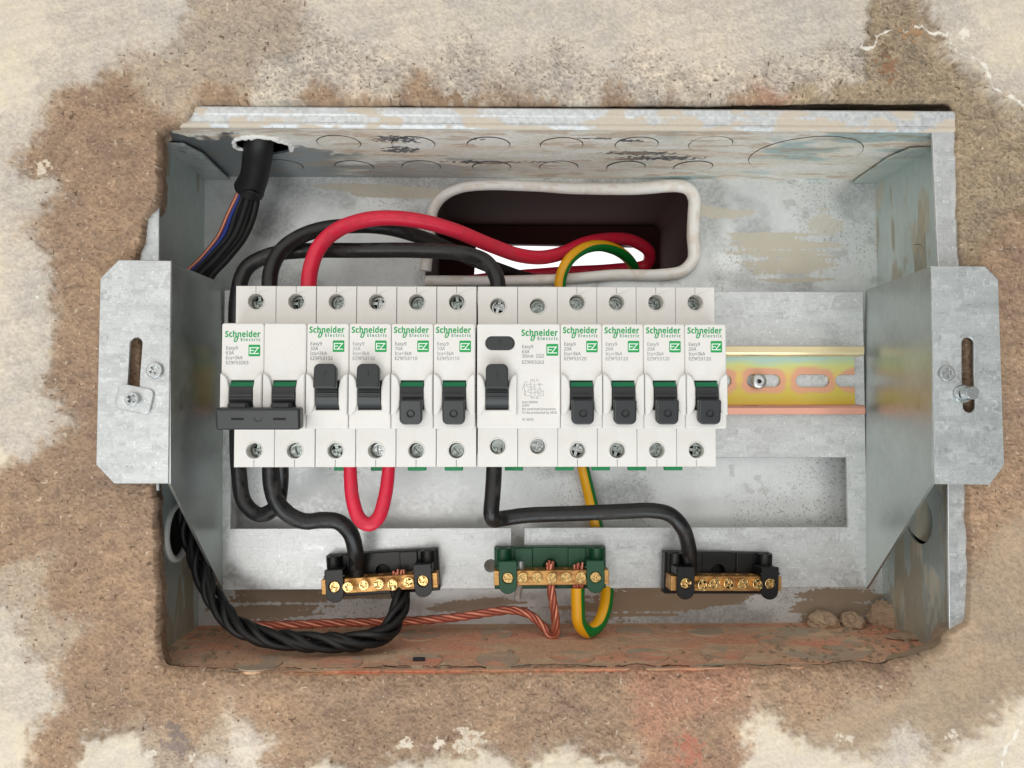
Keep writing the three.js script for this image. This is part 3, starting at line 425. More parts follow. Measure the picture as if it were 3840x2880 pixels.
// ---------------------------------------------------------------- breakers
const GREEN = '#00a04e', GREY = '#8a8b8a';
function brand(g, x, y, w) {                                      // two-line mark, x = left, y = top, w = width
  const u = w / 100; g.save(); g.fillStyle = '#06a055'; g.font = `bold ${Math.round(24 * u)}px sans-serif`; g.textBaseline = 'alphabetic';
  const mw = g.measureText('Schneider').width; g.translate(x, y + 17.5 * u); g.scale(w / mw, 1); g.fillText('Schneider', 0, 0); g.lineWidth = 0.5 * u; g.strokeStyle = '#06a055'; g.strokeText('Schneider', 0, 0); g.restore();
  g.save(); g.strokeStyle = '#06a055'; g.lineWidth = 2.9 * u; g.lineCap = 'round'; const cx = x + 32 * u, cy = y + 23.5 * u;      // looped emblem
  g.beginPath(); g.moveTo(cx + 5.2 * u, cy - 5 * u); g.bezierCurveTo(cx - 6 * u, cy - 9 * u, cx - 4 * u, cy + 1 * u, cx - 3 * u, cy + 1 * u); g.stroke();
  g.beginPath(); g.moveTo(cx + 3 * u, cy - 2 * u); g.bezierCurveTo(cx + 4 * u, cy + 7 * u, cx - 2 * u, cy + 8 * u, cx - 6 * u, cy + 4.5 * u); g.stroke();
  g.lineWidth = 1.8 * u; g.beginPath(); g.ellipse(cx, cy, 4.2 * u, 8.2 * u, 0.5, 0, 7); g.stroke(); g.restore();
  g.save(); g.fillStyle = '#2f9566'; g.font = `bold ${Math.round(12.5 * u)}px sans-serif`; let X = x + 44 * u; for (const ch of 'Electric') { g.fillText(ch, X, y + 29 * u); X += g.measureText(ch).width + 1.7 * u; } g.restore();
}
function ezBox(g, x, y, w) {
  g.fillStyle = GREEN; const r = w * 0.09; g.beginPath(); g.moveTo(x + r, y); g.arcTo(x + w, y, x + w, y + w, r); g.arcTo(x + w, y + w, x, y + w, r); g.arcTo(x, y + w, x, y, r); g.arcTo(x, y, x + w, y, r); g.fill();
  g.strokeStyle = '#eef6ee'; g.lineWidth = w * 0.085; g.lineCap = 'butt'; g.lineJoin = 'miter'; g.beginPath();
  g.moveTo(x + w * 0.46, y + w * 0.5); g.lineTo(x + w * 0.14, y + w * 0.5); g.moveTo(x + w * 0.9, y + w * 0.76); g.lineTo(x + w * 0.13, y + w * 0.76); g.lineTo(x + w * 0.13, y + w * 0.26); g.lineTo(x + w * 0.84, y + w * 0.26); g.lineTo(x + w * 0.46, y + w * 0.73); g.stroke();
}
const CW = 540;                                                   // 18 mm wide print, 30 px per mm
function canvasTex(w, h, draw) { const c = document.createElement('canvas'); c.width = w; c.height = h; const g = c.getContext('2d'); g.clearRect(0, 0, w, h); draw(g); const t = new THREE.CanvasTexture(c); t.colorSpace = THREE.SRGBColorSpace; return t; }
function printMat(t) { return new THREE.MeshStandardMaterial({ map: t, transparent: true, roughness: 0.45 }); }
function lines(g, list, x, y0, dy, size, color = GREY) { g.fillStyle = color; g.font = `${size}px sans-serif`; list.forEach((s, i) => g.fillText(s, x, y0 + dy[i])); }
function mcbPrint(rating, code, faint) { return printMat(canvasTex(CW, 540, (g) => { brand(g, 30, 45, 450); ezBox(g, 333, 221, 148); lines(g, ['Easy9', rating, 'Icu=3kA', code], 44, 0, [284, 346, 408, 472], 60, faint ? '#8f9090' : '#6c6d6d'); })); }
const prints = { 63: mcbPrint('63A', 'EZ9F53263', 0), 32: mcbPrint('32A', 'EZ9F53132', 0), '32b': mcbPrint('32A', 'EZ9F53132', 1), 10: mcbPrint('10A', 'EZ9F53110', 0), '10b': mcbPrint('10A', 'EZ9F53110', 1), 20: mcbPrint('20A', 'EZ9F53120', 0), '20b': mcbPrint('20A', 'EZ9F53120', 1) };
const rcdPrint = printMat(canvasTex(540, 1350, (g) => {
  brand(g, 38, 76, 470); ezBox(g, 362, 262, 152); lines(g, ['Easy9', '63A', '30mA', 'EZ9R03263'], 46, 0, [318, 382, 440, 518], 58, '#747575');
  g.strokeStyle = '#7c7d7c'; g.lineWidth = 4; g.strokeRect(234, 396, 92, 42); g.lineWidth = 6; g.beginPath(); g.moveTo(250, 424); g.bezierCurveTo(268, 396, 288, 444, 310, 412); g.stroke();
  g.lineWidth = 3.2; const ln = (...p) => { g.beginPath(); g.moveTo(p[0], p[1]); for (let i = 2; i < p.length; i += 2) g.lineTo(p[i], p[i + 1]); g.stroke(); };
  lines(g, ['N', '1L', 'N', '2L'], 0, 0, [0, 0, 0, 0], 1); g.font = '36px sans-serif'; g.fillStyle = '#747575'; g.fillText('N', 170, 742); g.fillText('1L', 226, 742); g.fillText('N', 170, 964); g.fillText('2L', 226, 964);
  ln(160, 716, 160, 770, 148, 790); ln(212, 716, 212, 764); ln(150, 784, 164, 812, 164, 962); ln(200, 780, 214, 812, 214, 962); ln(84, 830, 84, 752, 120, 752); ln(104, 776, 122, 816, 214, 816); ln(164, 842, 164, 842);
  g.setLineDash([10, 8]); ln(110, 782, 330, 782); g.setLineDash([]); g.beginPath(); g.ellipse(184, 868, 62, 26, 0, 0, 7); g.stroke(); g.strokeRect(262, 838, 28, 62); ln(276, 838, 276, 790); g.beginPath(); g.ellipse(276, 782, 18, 9, 0, 0, 7); g.stroke(); ln(290, 868, 322, 868, 322, 930, 262, 930, 240, 876); g.strokeRect(78, 868, 16, 44); ln(86, 868, 72, 826); ln(58, 790, 84, 790); ln(70, 790, 70, 830); ln(54, 824, 54, 856); ln(86, 912, 86, 930, 164, 930);
  lines(g, ['Icw=3000A', '230V', 'No overload protection', 'To be protected by MCB', '', 'VC 8035'], 46, 0, [1026, 1068, 1114, 1160, 0, 1248], 42, '#747575');
}));
const plast = surfMat(maps(512, 512, (u, v) => { const x = u * 70, y = v * 70, n = fbm(x * 0.12, y * 0.12, 3) - 0.5, d = vn(x * 2.6, y * 2.6), e = sst(0.93, 0.98, d) * sst(0.45, 0.7, fbm(x * 0.1 + 30, y * 0.1, 2)); return { c: mix3([233, 231, 226].map((q, i) => q * (1 + n * (0.03 + i * 0.014))), [176, 160, 140], e * 0.55), r: 0.42 + n * 0.15, m: 0 }; }), { sx: 70, sy: 70 }), plastIn = std(0x4c4c4a, 0.6), lever = std(0x2d3032, 0.36), leverDk = std(0x1f2122, 0.4), greenInd = std(0x0f6b43, 0.4), greenClip = std(0x0b8a52, 0.45);
const STEP = ZSTEP - ZRAIL, NOSE = ZNOSE - ZRAIL, HB = 81.2, NTOP = 21.9, NH = 45.1;
function stepPlate(w, hy, hb) {                                   // front shell of one pole with keyhole slits
  const s = new THREE.Shape(), h = HB / 2, r = 3.45, e = 0.09, a = Math.asin(e / r);
  s.moveTo(-w / 2, -h); s.lineTo(-e, -h); s.lineTo(-e, -h + hb - r);
  s.absarc(0, -h + hb, r, -Math.PI / 2 - a, -Math.PI / 2 + a, true); s.lineTo(e, -h); s.lineTo(w / 2, -h); s.lineTo(w / 2, h); s.lineTo(e, h); s.lineTo(e, h - hy + r);
  s.absarc(0, h - hy, r, Math.PI / 2 - a, Math.PI / 2 + a, true); s.lineTo(-e, h); s.lineTo(-w / 2, h); s.closePath(); return s;
}
function body(t, w, poles, hy, hb, slit = true) {
  const list = [], dark = [];
  poles.forEach((x) => { const pw = w / poles.length - (poles.length > 1 && slit ? 0.12 : 0); const s = slit ? stepPlate(pw, hy, hb) : hole(hole(rr(pw, HB, 0.2), circ(3.35, 0, HB / 2 - hy)), circ(3.35, 0, -HB / 2 + hb)); list.push(T(ext(s, 12, 0.18, 14, 1), x, 0, STEP - 12)); });
  list.push(box(w - 0.3, HB - 8, STEP - 12 - 1, 0, 0, (STEP - 12) / 2 + 0.4));
  poles.forEach((x) => { for (const y of [HB / 2 - hy, -HB / 2 + hb]) list.push(T(new THREE.TorusGeometry(3.75, 0.3, 8, 36), x, y, STEP)); });
  obj('housing', list, plast, t);
  poles.forEach((x, i) => { for (const [k, y] of [[0, HB / 2 - hy], [1, -HB / 2 + hb]]) { obj('terminal_recess', box(8, 8, 0.4, x, y, STEP - 11.8), plastIn, t); head('terminal_screw', headTerm, vn(x * 7.7 + k * 3 + t.position.x * 900, y) > 0.62 ? steel : darkSteel, x + 0.2, y, STEP - 10.4 + (k ? 5.2 : 4.0) * vn(x * 3.3 + t.position.x * 700, k * 5), rnd() * 3, t); } });
}
function cheek(sx, w) {                                           // raised shoulder beside the lever; sx = -1 left, 1 right
  const s = new THREE.Shape(), o = 8.8, i = o - w, y0 = NTOP - 21.6, y1 = NTOP - 39.2;
  s.moveTo(-o, y0); s.bezierCurveTo(-i - 2.2, y0, -i - 0.9, y0 - 1.6, -i - 0.5, y0 - 3.4); s.lineTo(-i, y0 - 6.2); s.lineTo(-i, y1 + 5); s.bezierCurveTo(-i - 0.3, y1 + 2, -i - 1.6, y1 + 0.2, -o, y1); s.closePath();
  const g = ext(s, 2.9, 0.7, 10, 3); return sx < 0 ? g : (() => { const q = g.clone().rotateY(Math.PI); return T(q, 0, 0, 2.9); })();
}
function noseShell(w, windows, extra = []) {                      // front block with lever openings, rounded top edge
  const s = rr(w, NH, 1.1, 0, NTOP - NH / 2);
  for (const x of windows) hole(s, (() => { const p = new THREE.Path(); const a = 4.95, t = NTOP - 24.4, b = NTOP - 37; p.moveTo(x - a, b); p.lineTo(x + a, b); p.lineTo(x + a, t); p.lineTo(x - a, t); p.closePath(); return p; })());
  for (const e of extra) hole(s, e);
  return T(ext(s, NOSE - STEP + 1, 0.6, 6, 3), 0, 0, STEP - 1);
}
function rocker(t, x, on) {
  const cy = NTOP - 30.8, cz = NOSE - 4.8, R = 6.9, bar = (r, a0, al) => { const g = new THREE.CylinderGeometry(r, r, 9.5, 24, 1, false, a0, al); return T(g.rotateZ(Math.PI / 2), x, cy, cz); };
  const list = [bar(R, 0, Math.PI * 2)];
  const rib = (ang, r = 0.34) => list.push(T(cyl(r, 9.3, 8).rotateZ(Math.PI / 2), x, cy + Math.sin(ang) * R, cz + Math.cos(ang) * R));
  rib(0.12); rib(-0.1); rib(0.28, 0.22);
  const rk = obj('rocker', list, lever, t);
  if (!on) { const n = 8, g = new THREE.CylinderGeometry(R + 0.12, R + 0.12, 9.5, n, 1, true, 0, 0.42); g.rotateZ(Math.PI / 2); const p = g.attributes.position, a0 = 0.56; for (let i = 0; i < p.count; i++) { const y = p.getY(i), z = p.getZ(i), a = Math.atan2(y, z); p.setXYZ(i, p.getX(i), y, z); } const lo = Infinity; let amin = 9; for (let i = 0; i < p.count; i++) amin = Math.min(amin, Math.atan2(p.getY(i), p.getZ(i))); g.rotateX(-(a0 - amin)); T(g, x, cy, cz); g.computeVertexNormals(); obj('indicator_strip', g, new THREE.MeshStandardMaterial({ color: 0x1a7a50, roughness: 0.4, side: THREE.DoubleSide }), t); }
  return rk;
}
function paddle(t, x, on) {                                       // thumb lever, up when on
  const s = rrq(9.5, 10.6, on ? [2.4, 2.4, 1, 1] : [1, 1, 2.4, 2.4]), list = [ext(s, 4.2, 0.7, 8, 3)];
  const g = list[0]; g.rotateX(on ? -0.16 : 0.16); const y = on ? NTOP - 23.4 : NTOP - 37.4; T(g, x, y, NOSE + 1.6);
  const L = obj('lever', g, lever, t), f = NOSE + 5.8;
  if (!on) { obj('off_mark', T(new THREE.TorusGeometry(1.45, 0.28, 8, 24), x, NTOP - 38.7, f + 0.15), leverDk, L); }
  else { obj('on_mark', [box(0.6, 2.6, 0.4, x, NTOP - 22.2, f - 0.1)], leverDk, L); obj('off_mark', T(new THREE.TorusGeometry(0.7, 0.16, 6, 16), x, NTOP - 24.4, f - 0.1), std(0x6a6e70, 0.4), L); }
}
function label(t, mat, x, w, h, ytop) { const g = new THREE.PlaneGeometry(w, h); obj('printed_label', T(g, x, NTOP - ytop - h / 2, NOSE + 0.06), mat, t); }
const PITCH = 18.0, X0 = P(507, 813, ZSTEP).x, YC = P(1026, 813, ZSTEP).y;
function breakerAt(n, poles, gap) { return [X0 + (n + poles / 2) * PITCH + gap, YC, ZRAIL]; }
function singleBreaker(n, gap, print, on, text) {
  const t = thing('circuit_breaker', text, 'breaker', breakerAt(n, 1, gap), 'circuit breakers in a row on the rail');
  body(t, 17.72, [0], 7.0, 7.3);
  obj('front_cover', [noseShell(17.8, [0])], plast, t);
  obj('shoulder', T(cheek(-1, 3.8), 0, 0, NOSE - 0.9), plast, t); obj('shoulder', T(cheek(1, 3.8), 0, 0, NOSE - 0.9), plast, t);
  rocker(t, 0, on); paddle(t, 0, on); label(t, prints[print], 0, 18, 18, 0);
  obj('rail_clip', rbox(9, 4.4, 3, 0.5, -3, -HB / 2 - 2, 10), greenClip, t);
  return t;
}
{
  const t = thing('circuit_breaker', 'wide two-pole 63A breaker with one joined lever pulled down', 'breaker', breakerAt(0, 2, 0), 'circuit breakers in a row on the rail');
  body(t, 35.8, [-9, 9], 7.0, 7.3);
  for (const x of [-9, 9]) obj('front_cover', T(noseShell(17.9, [0]), x, 0, 0), plast, t);
  for (const x of [-9, 9]) { for (const s of [-1, 1]) obj('shoulder', T(cheek(s, 3.8), x, 0, NOSE - 0.9), plast, t); rocker(t, x, false); }
  const g = rbox(34.8, 9.0, 6.5, 1.2, 0, 0, 0, 3); g.rotateX(0.12); const L = obj('lever', T(g, 0.9, NTOP - 40.5, NOSE + 7.4), lever, t);
  obj('lever_arm', [rbox(8, 7, 8, 1, -9, NTOP - 37.5, NOSE + 2.5), rbox(8, 7, 8, 1, 9, NTOP - 37.5, NOSE + 2.5)], lever, t);
  for (const x of [-8.6, 8.6]) obj('slot', box(5, 0.9, 0.5, x + 1.3, NTOP - 40.8, NOSE + 10.6), std(0x0c0c0c, 0.7), L); obj('off_mark', T(new THREE.TorusGeometry(1.6, 0.2, 6, 24), 1.2, NTOP - 40.2, NOSE + 10.55), leverDk, L);
  label(t, prints[63], -8.6, 18, 18, 1.9);
}
singleBreaker(2, 0.1, '32', true, '32A breaker with its lever up, next to the two-pole breaker');
singleBreaker(3, 0.1, '32b', true, '32A breaker with its lever up, next to a 10A breaker');
singleBreaker(4, 0.1, '10', false, '10A breaker with its lever down, next to a 32A breaker');
singleBreaker(5, 0.1, '10b', false, '10A breaker with its lever down, beside the test-button device');
{
  const t = thing('residual_current_device', 'wide 63A residual current device with oval test button and lever up', 'breaker', breakerAt(6, 2, 0.6), 'circuit breakers in a row on the rail');
  body(t, 35.6, [-9, 9], 8.7, 9.1, false);
  const x = -9.3, btn = rr(12.2, 5.5, 2.72, -8.0, NTOP - 8.4);
  obj('front_cover', noseShell(35.7, [x], [rr(12.5, 5.8, 2.85, -8.0, NTOP - 8.4)]), plast, t);
  const b = obj('test_button', T(ext(btn, 3, 0.3, 14, 2), 0, 0, NOSE - 2.9), lever, t); obj('letter', [box(1.9, 0.4, 0.3, -8, NTOP - 7.3, NOSE + 0.1), box(0.4, 2.3, 0.3, -8, NTOP - 8.4, NOSE + 0.1)], leverDk, b);
  obj('shoulder', T(cheek(-1, 3.6), x + 0.3, 0, NOSE - 0.9), plast, t); obj('shoulder', T(cheek(1, 3.6), x - 0.3, 0, NOSE - 0.9), plast, t);
  rocker(t, x, true); paddle(t, x, true); label(t, rcdPrint, 8.8, 18, 45, 0);
  obj('rail_clip', rbox(9, 4.4, 3, 0.5, -1, -HB / 2 - 2, 10), greenClip, t);
}
singleBreaker(8, 0.5, '20', false, '20A breaker with its lever down, directly beside the test-button device');
singleBreaker(9, 0.4, '20b', false, '20A breaker with its lever down, second from the test-button device');
singleBreaker(10, 0.3, '20b', false, '20A breaker with its lever down, third from the test-button device');
singleBreaker(11, 0.2, '20', false, '20A breaker at the end of the row beside the bare rail');
// ---------------------------------------------------------------- terminal bars
const copper = std(0xd58c74, 0.4, 0.75), copperDull = std(0xb66a58, 0.46, 0.7);
function terminalBlock(text, px, py, roll, yaw, mat, proud, tall) {
  const c = P(px, py, ZPAN), t = thing('terminal_block', text, 'terminal block', [c.x, c.y, c.z], 'brass terminal bars on the lower frame strip');
  t.rotation.set(0, yaw, roll);
  const list = [ext(hole(rr(56.5, 21, 0.6), circ(3.4, 0, 0.8)), 5.5, 0.4, 16, 1), box(7, 7, 0.5, 0, 0.8, 0.4), rbox(9, 12.5, 3, 0.5, -13.5, 4, 5.4), rbox(9, 12.5, 3, 0.5, 13.5, 4, 5.4)];
  for (const s of [-1, 1]) { const g = ext(hole(circ(3.7), circ(2.1)), 10.5, 0.2, 20, 1); g.rotateX(-Math.PI / 2); list.push(T(g, s * 23.6, 0, 7.6)); list.push(box(7.4, 10.5, 3, s * 23.6, 5.25, 5.4)); list.push(box(4.2, 9.8, 4.2, s * 23.6, 4.6, 7.6)); }
  obj('base', list, mat, t);
  const Z0 = tall ? 8 : 6.2, bs = rr(57, 8.4, 0.3), barY = -3.0; for (let k = -2; k <= 2; k++) bs.holes.push(circ(2.0, k * 7.2, 0)); const bg = ext(bs, 7.2, 0.2, 14, 1); bg.rotateX(-Math.PI / 2); obj('brass_bar', T(bg, 0, barY - 3.6, Z0 + 4.2), brassBar, t);
  for (const s of [-1, 1]) {
    const k = rrq(8.9, 16, [0.4, 0.4, 4.4, 4.4], s * 21.6, -2.4), cl = [T(ext(hole(k, circ(2.75, s * 21.6, -2.6)), 1.8, 0.3, 14, 1), 0, 0, Z0 + 8.6), rbox(9.3, 4, Z0 + 4, 0.4, s * 21.8, 3.2, (Z0 + 12) / 2 + 1.8), box(10.2, 0.7, 1.5, s * 21.6, 2.4, Z0 + 9.5)];
    obj('clamp', cl, mat, t);
  }
  for (let k = -3; k <= 3; k++) { const up = proud[k + 3] ?? 0; const x = Math.abs(k) === 3 ? Math.sign(k) * 21.6 : k * 7.2; const m = head('terminal_screw', headBrass, brass, x, -2.6 + (vn(k * 3.1, px) - 0.5) * 0.4, Z0 + 8.5 + up, k * 1.7 + px, t); if (up > 0.4) obj('shank', T(cyl(2.2, up + 1, 20).rotateX(Math.PI / 2), 0, 0, -up / 2), brass, m); }
  return t;
}
const blockL = terminalBlock('black terminal bar with brass screws, thick black cable and twisted black wires', 831, 1233, 0.062, -0.02, blackP, [0, 3.6, 1.2, 1, 3.8, 1, 0], 1);
const blockG = terminalBlock('green earth terminal bar with seven brass screws', 1187, 1222, 0.006, 0, greenP, [0.1, 0.1, 0.1, 0.5, 0.1, 0.8, 0.1], 0);
const blockR = terminalBlock('black terminal bar holding one black cable, its other screws empty', 1543, 1233, -0.03, 0.10, blackP, [0, 4.0, 0.6, 0.8, 1.2, 2.0, 0], 1);
{ // grey steel strap behind the green bar
  const c = P(1120, 1245, ZPAN), t = thing('steel_strap', 'short grey steel strap passing behind the green terminal bar', 'strap', [c.x, c.y, c.z]);
  obj('strap', tube(new THREE.CatmullRomCurve3([[0.8, 9, 7], [0.8, 4, 7.4], [0.4, -2, 5.8], [-0.2, -7, 3.5], [-0.6, -10.5, 2.4]].map((p) => new THREE.Vector3(...p))), 1.9, 30, 12), galvMatB, t);
}

// ---------------------------------------------------------------- cables
const cableTex = (c0, c1) => surfMat(maps(64, 1024, (u, v) => { const y = v * 240, n = fbm(u * 5, y * 0.12, 4), f = fbm(u * 22, y * 0.5 + 9, 3), s = sst(0.5, 0.72, n * 0.6 + f * 0.45); return { c: mix3(c0, c1, s), r: 0.36 + s * 0.35, m: 0, h: f }; }), { sx: 1, sy: 240, bump: 0.00008 });
const cableBlack = cableTex([26, 26, 27], [50, 48, 46]), cableRed = cableTex([222, 36, 66], [206, 46, 68]), wireBlack = std(0x101011, 0.58), wireBlue = std(0x15328c, 0.4), wireRed = std(0x8c0f2c, 0.42);
const ygTex = (() => { const d = new Uint8Array(128 * 4); for (let i = 0; i < 128; i++) { const g = i < 38; d.set(g ? [16, 122, 48, 255] : [238, 172, 14, 255], i * 4); } const t = new THREE.DataTexture(d, 128, 1); t.colorSpace = THREE.SRGBColorSpace; t.wrapS = t.wrapT = THREE.RepeatWrapping; t.needsUpdate = true; return t; })();
const cableYG = new THREE.MeshPhysicalMaterial({ map: ygTex, roughness: 0.36 });
function cable(name, text, pts, r, mat, opt = {}) { const c = curve(pts), m = obj(numbered(name), tube(c, r, opt.n ?? 120, 22, { wob: 0.03, wseed: pts[0][0], ...opt }), mat); return tag(m, text, 'cable', opt.group); }
const PC = 'thick power cables';
cable('power_cable', 'black cable running from the residual current device round the outside of the breaker row', [[1076, 640, -20], [1074, 604, -20], [1050, 566, -24], [1000, 548, -30], [900, 541, -34], [780, 541, -36], [650, 542, -36], [580, 552, -36], [532, 580, -36], [513, 640, -36], [511, 760, -36], [512, 900, -36], [516, 1020, -36], [528, 1085, -36], [560, 1112, -35], [594, 1096, -32], [606, 1040, -26], [604, 980, -20]], 3.75, cableBlack, { n: 220, group: PC });
cable('power_cable', 'black cable arching from the opening into the first terminal of the two-pole breaker', [[1190, 612, -112], [1130, 600, -92], [1085, 585, -76], [1010, 556, -62], [930, 520, -52], [840, 493, -42], [760, 488, -36], [690, 496, -32], [640, 516, -28], [602, 548, -24], [584, 592, -20], [583, 650, -18]], 3.7, cableBlack, { n: 160, group: PC });
cable('power_cable', 'bright red cable arching from the two-pole breaker into the cable opening', [[666, 650, -18], [667, 610, -18], [673, 572, -19], [692, 530, -22], [730, 496, -26], [790, 475, -30], [850, 471, -33], [920, 480, -37], [990, 501, -43], [1060, 530, -50], [1120, 551, -56], [1170, 556, -64], [1220, 545, -74], [1260, 527, -84], [1310, 517, -96], [1365, 520, -110], [1402, 545, -122], [1396, 572, -130], [1330, 582, -128], [1200, 590, -122], [1060, 602, -118], [980, 612, -116]], 3.75, cableRed, { n: 260, group: PC });
cable('power_cable', 'black cable curving from the two-pole breaker into a black terminal bar', [[585, 980, -18], [586, 1040, -19], [596, 1080, -20], [622, 1110, -22], [658, 1126, -24], [700, 1123, -26], [732, 1128, -27], [757, 1152, -28], [768, 1192, -32], [770, 1222, -39], [770, 1244, -41]], (t) => 3.9 - 0.5 * sst(0.85, 1, t), cableBlack, { n: 140, group: PC });
cable('power_cable', 'red cable looped below and linking the two 32A breakers', [[756, 980, -18], [757, 1030, -18], [762, 1080, -17], [776, 1120, -16], [796, 1133, -15], [816, 1120, -16], [830, 1080, -18], [838, 1030, -20], [841, 980, -20]], (t) => 2.95 + 0.35 * Math.sin(t * 3.14), cableRed, { n: 110, group: PC });
cable('power_cable', 'black cable from the residual current device running across to the other black terminal bar', [[1067, 980, -18], [1067, 1020, -18], [1064, 1070, -16], [1061, 1108, -15], [1066, 1122, -19], [1085, 1120, -26], [1140, 1113, -28], [1250, 1109, -28], [1340, 1105, -27], [1410, 1103, -26], [1448, 1112, -27], [1474, 1140, -29], [1487, 1180, -34], [1490, 1215, -39], [1491, 1238, -41]], (t) => 3.75 - 0.4 * sst(0.9, 1, t), cableBlack, { n: 180, group: PC });
cable('earth_cable', 'yellow and green striped earth cable passing behind the frame to the green bar', [[1384, 640, -128], [1376, 606, -116], [1366, 572, -102], [1340, 545, -88], [1296, 531, -74], [1256, 540, -64], [1226, 566, -60], [1211, 604, -61], [1212, 660, -63], [1224, 760, -64], [1242, 900, -64], [1258, 1000, -63.5], [1276, 1080, -63], [1292, 1150, -62], [1304, 1220, -60], [1311, 1270, -56], [1306, 1318, -50], [1290, 1352, -46], [1268, 1363, -43], [1252, 1345, -41], [1249, 1310, -41], [1248, 1270, -42]], (t) => 3.1 + 0.35 * sst(0.6, 0.8, t), cableYG, { n: 300, face: (t) => new THREE.Vector3(1, -0.8 * sst(0.36, 0.28, t), 0.25) });
function bundle(name, text, cat, pts, n, R, r, pitch, mat, seg = 200, wob = 0) { const t = thing(name, text, cat), c = curve(pts); for (let k = 0; k < n; k++) obj('strand', tube(strand(c, R, pitch, k / n * Math.PI * 2, seg, wob), r, Math.round(seg * 1.3), 9), Array.isArray(mat) ? mat[k % mat.length] : mat, t); return t; }
bundle('twisted_wires', 'black wires twisted together, hanging from the side wall to a black terminal bar', 'wires', [[392, 1040, -46], [404, 1130, -44], [425, 1205, -40], [452, 1272, -34], [492, 1332, -26], [545, 1368, -20], [620, 1383, -17], [710, 1388, -17], [790, 1383, -20], [838, 1362, -26], [860, 1325, -32], [865, 1290, -38], [862, 1268, -42]], 7, 3.1, 1.75, 52, [wireBlack, std(0x141415, 0.5), wireBlack], 240, 0.5);
bundle('twisted_copper', 'bare copper earth wires twisted together along the box floor', 'wires', [[470, 1330, -46], [520, 1348, -46], [600, 1350, -47], [720, 1346, -48], [850, 1343, -49], [980, 1334, -51], [1070, 1321, -52], [1110, 1318, -52], [1145, 1328, -50], [1172, 1352, -48], [1188, 1370, -46], [1199, 1368, -44], [1200, 1345, -43], [1196, 1310, -42], [1190, 1270, -42], [1188, 1230, -42], [1187, 1218, -42]], 4, 1.25, 1.08, 24, [copper, copperDull], 300);
{ // copper ends showing above the bars
  const tip = (px, py, z, n, text) => { const t = thing('copper_tip', text, 'wires', [0, 0, 0]); for (let k = 0; k < n; k++) { const a = P(px + (k - (n - 1) / 2) * 4.6, py + 24, z), b = P(px + (k - (n - 1) / 2) * 5.2 + (rnd() - 0.5) * 5, py - 3 - rnd() * 9, z + (rnd() - 0.5) * 2); obj('strand', tube(new THREE.CatmullRomCurve3([a, a.clone().lerp(b, 0.6).add(new THREE.Vector3((rnd() - 0.5), 0, rnd())), b]), 0.75, 8, 8), rnd() > 0.5 ? copper : copperDull, t); } };
  tip(862, 1240, -40, 5, 'bare copper wire ends above the twisted black wires'); tip(770, 1250, -41, 4, 'bare copper strands where the black cable meets the brass bar'); tip(1188, 1222, -42, 4, 'folded copper wire end in the middle of the green bar'); tip(1249, 1226, -42, 5, 'bare copper strands above the earth cable in the green bar'); tip(1249, 1262, -42, 5, 'bare copper strands leaving the stripped earth cable'); tip(1491, 1244, -41, 4, 'bare copper strands beside the lone black cable');
}
{ // sleeve through the top and the wires that leave it
  const cs = curve([[566, 280, -24], [560, 305, -26], [556, 345, -34], [548, 385, -42], [538, 412, -47]]);
  const t = thing('cable_sleeve', 'black flexible sleeve entering through the top knockout', 'sleeve'); obj('sleeve', tube(cs, (q) => 7.1 + 0.5 * sst(0.85, 1, q) - 0.3 * sst(0.3, 0, q), 60, 26, { cap: false, wob: 0.09 }), std(0x161617, 0.55), t);
  const inner = tube(cs, 6.2, 40, 20, { cap: false }); obj('lining', inner, std(0x0a0a0a, 0.8), t);
  const ws = [[-27, 4, wireBlue, 'blue wire leaving the black sleeve', 1.3], [-35, 5, copper, 'bare copper wire leaving the black sleeve', 1.05], [-18, 3, wireBlack], [-11, -2, wireBlack], [-5, 4, wireBlack], [2, 0, wireBlack], [8, 3, wireBlack], [13, -3, wireBlack], [13, -2, wireRed, 'dark red wire among the black ones leaving the sleeve', 1.4], [23, 1, wireBlack], [-1, 5, wireBlack]];
  ws.forEach(([o, dz, mat, text, r = 1.9], i) => {
    const s = o, pts = [[545 + o * 0.55, 385, -46 + dz * 0.5], [539 + s * 0.7, 416, -48 + dz * 0.7], [526 + s * 0.95, 462, -50 + dz], [504 + s * 0.95 + vn(i, 2) * 6, 510, -50 + dz], [470 + s * 1.0, 556, -48 + dz], [428 + s * 1.05, 604, -46 + dz], [420 + s, 680, -44 + dz], [408 + s * 0.6, 820, -44 + dz], [398 + s * 0.4, 980, -46 + dz * 0.6], [395 + s * 0.3, 1050, -46 + dz * 0.5]];
    const m = obj(numbered(mat === copper ? 'copper_wire' : 'insulated_wire'), tube(curve(pts), r, 90, 10), mat); tag(m, text ?? 'thin black wire fanning down out of the black sleeve', 'wire', text ? undefined : 'black wires fanning from the sleeve');
  });
  obj('torn_edge', [tube(curve([[522, 410, -44], [527, 414, -40], [540, 413, -38.5], [552, 418, -40], [556, 421, -44]]), 0.7, 20, 8, { wob: 0.8 })], std(0x1b1b1c, 0.6), t);
}
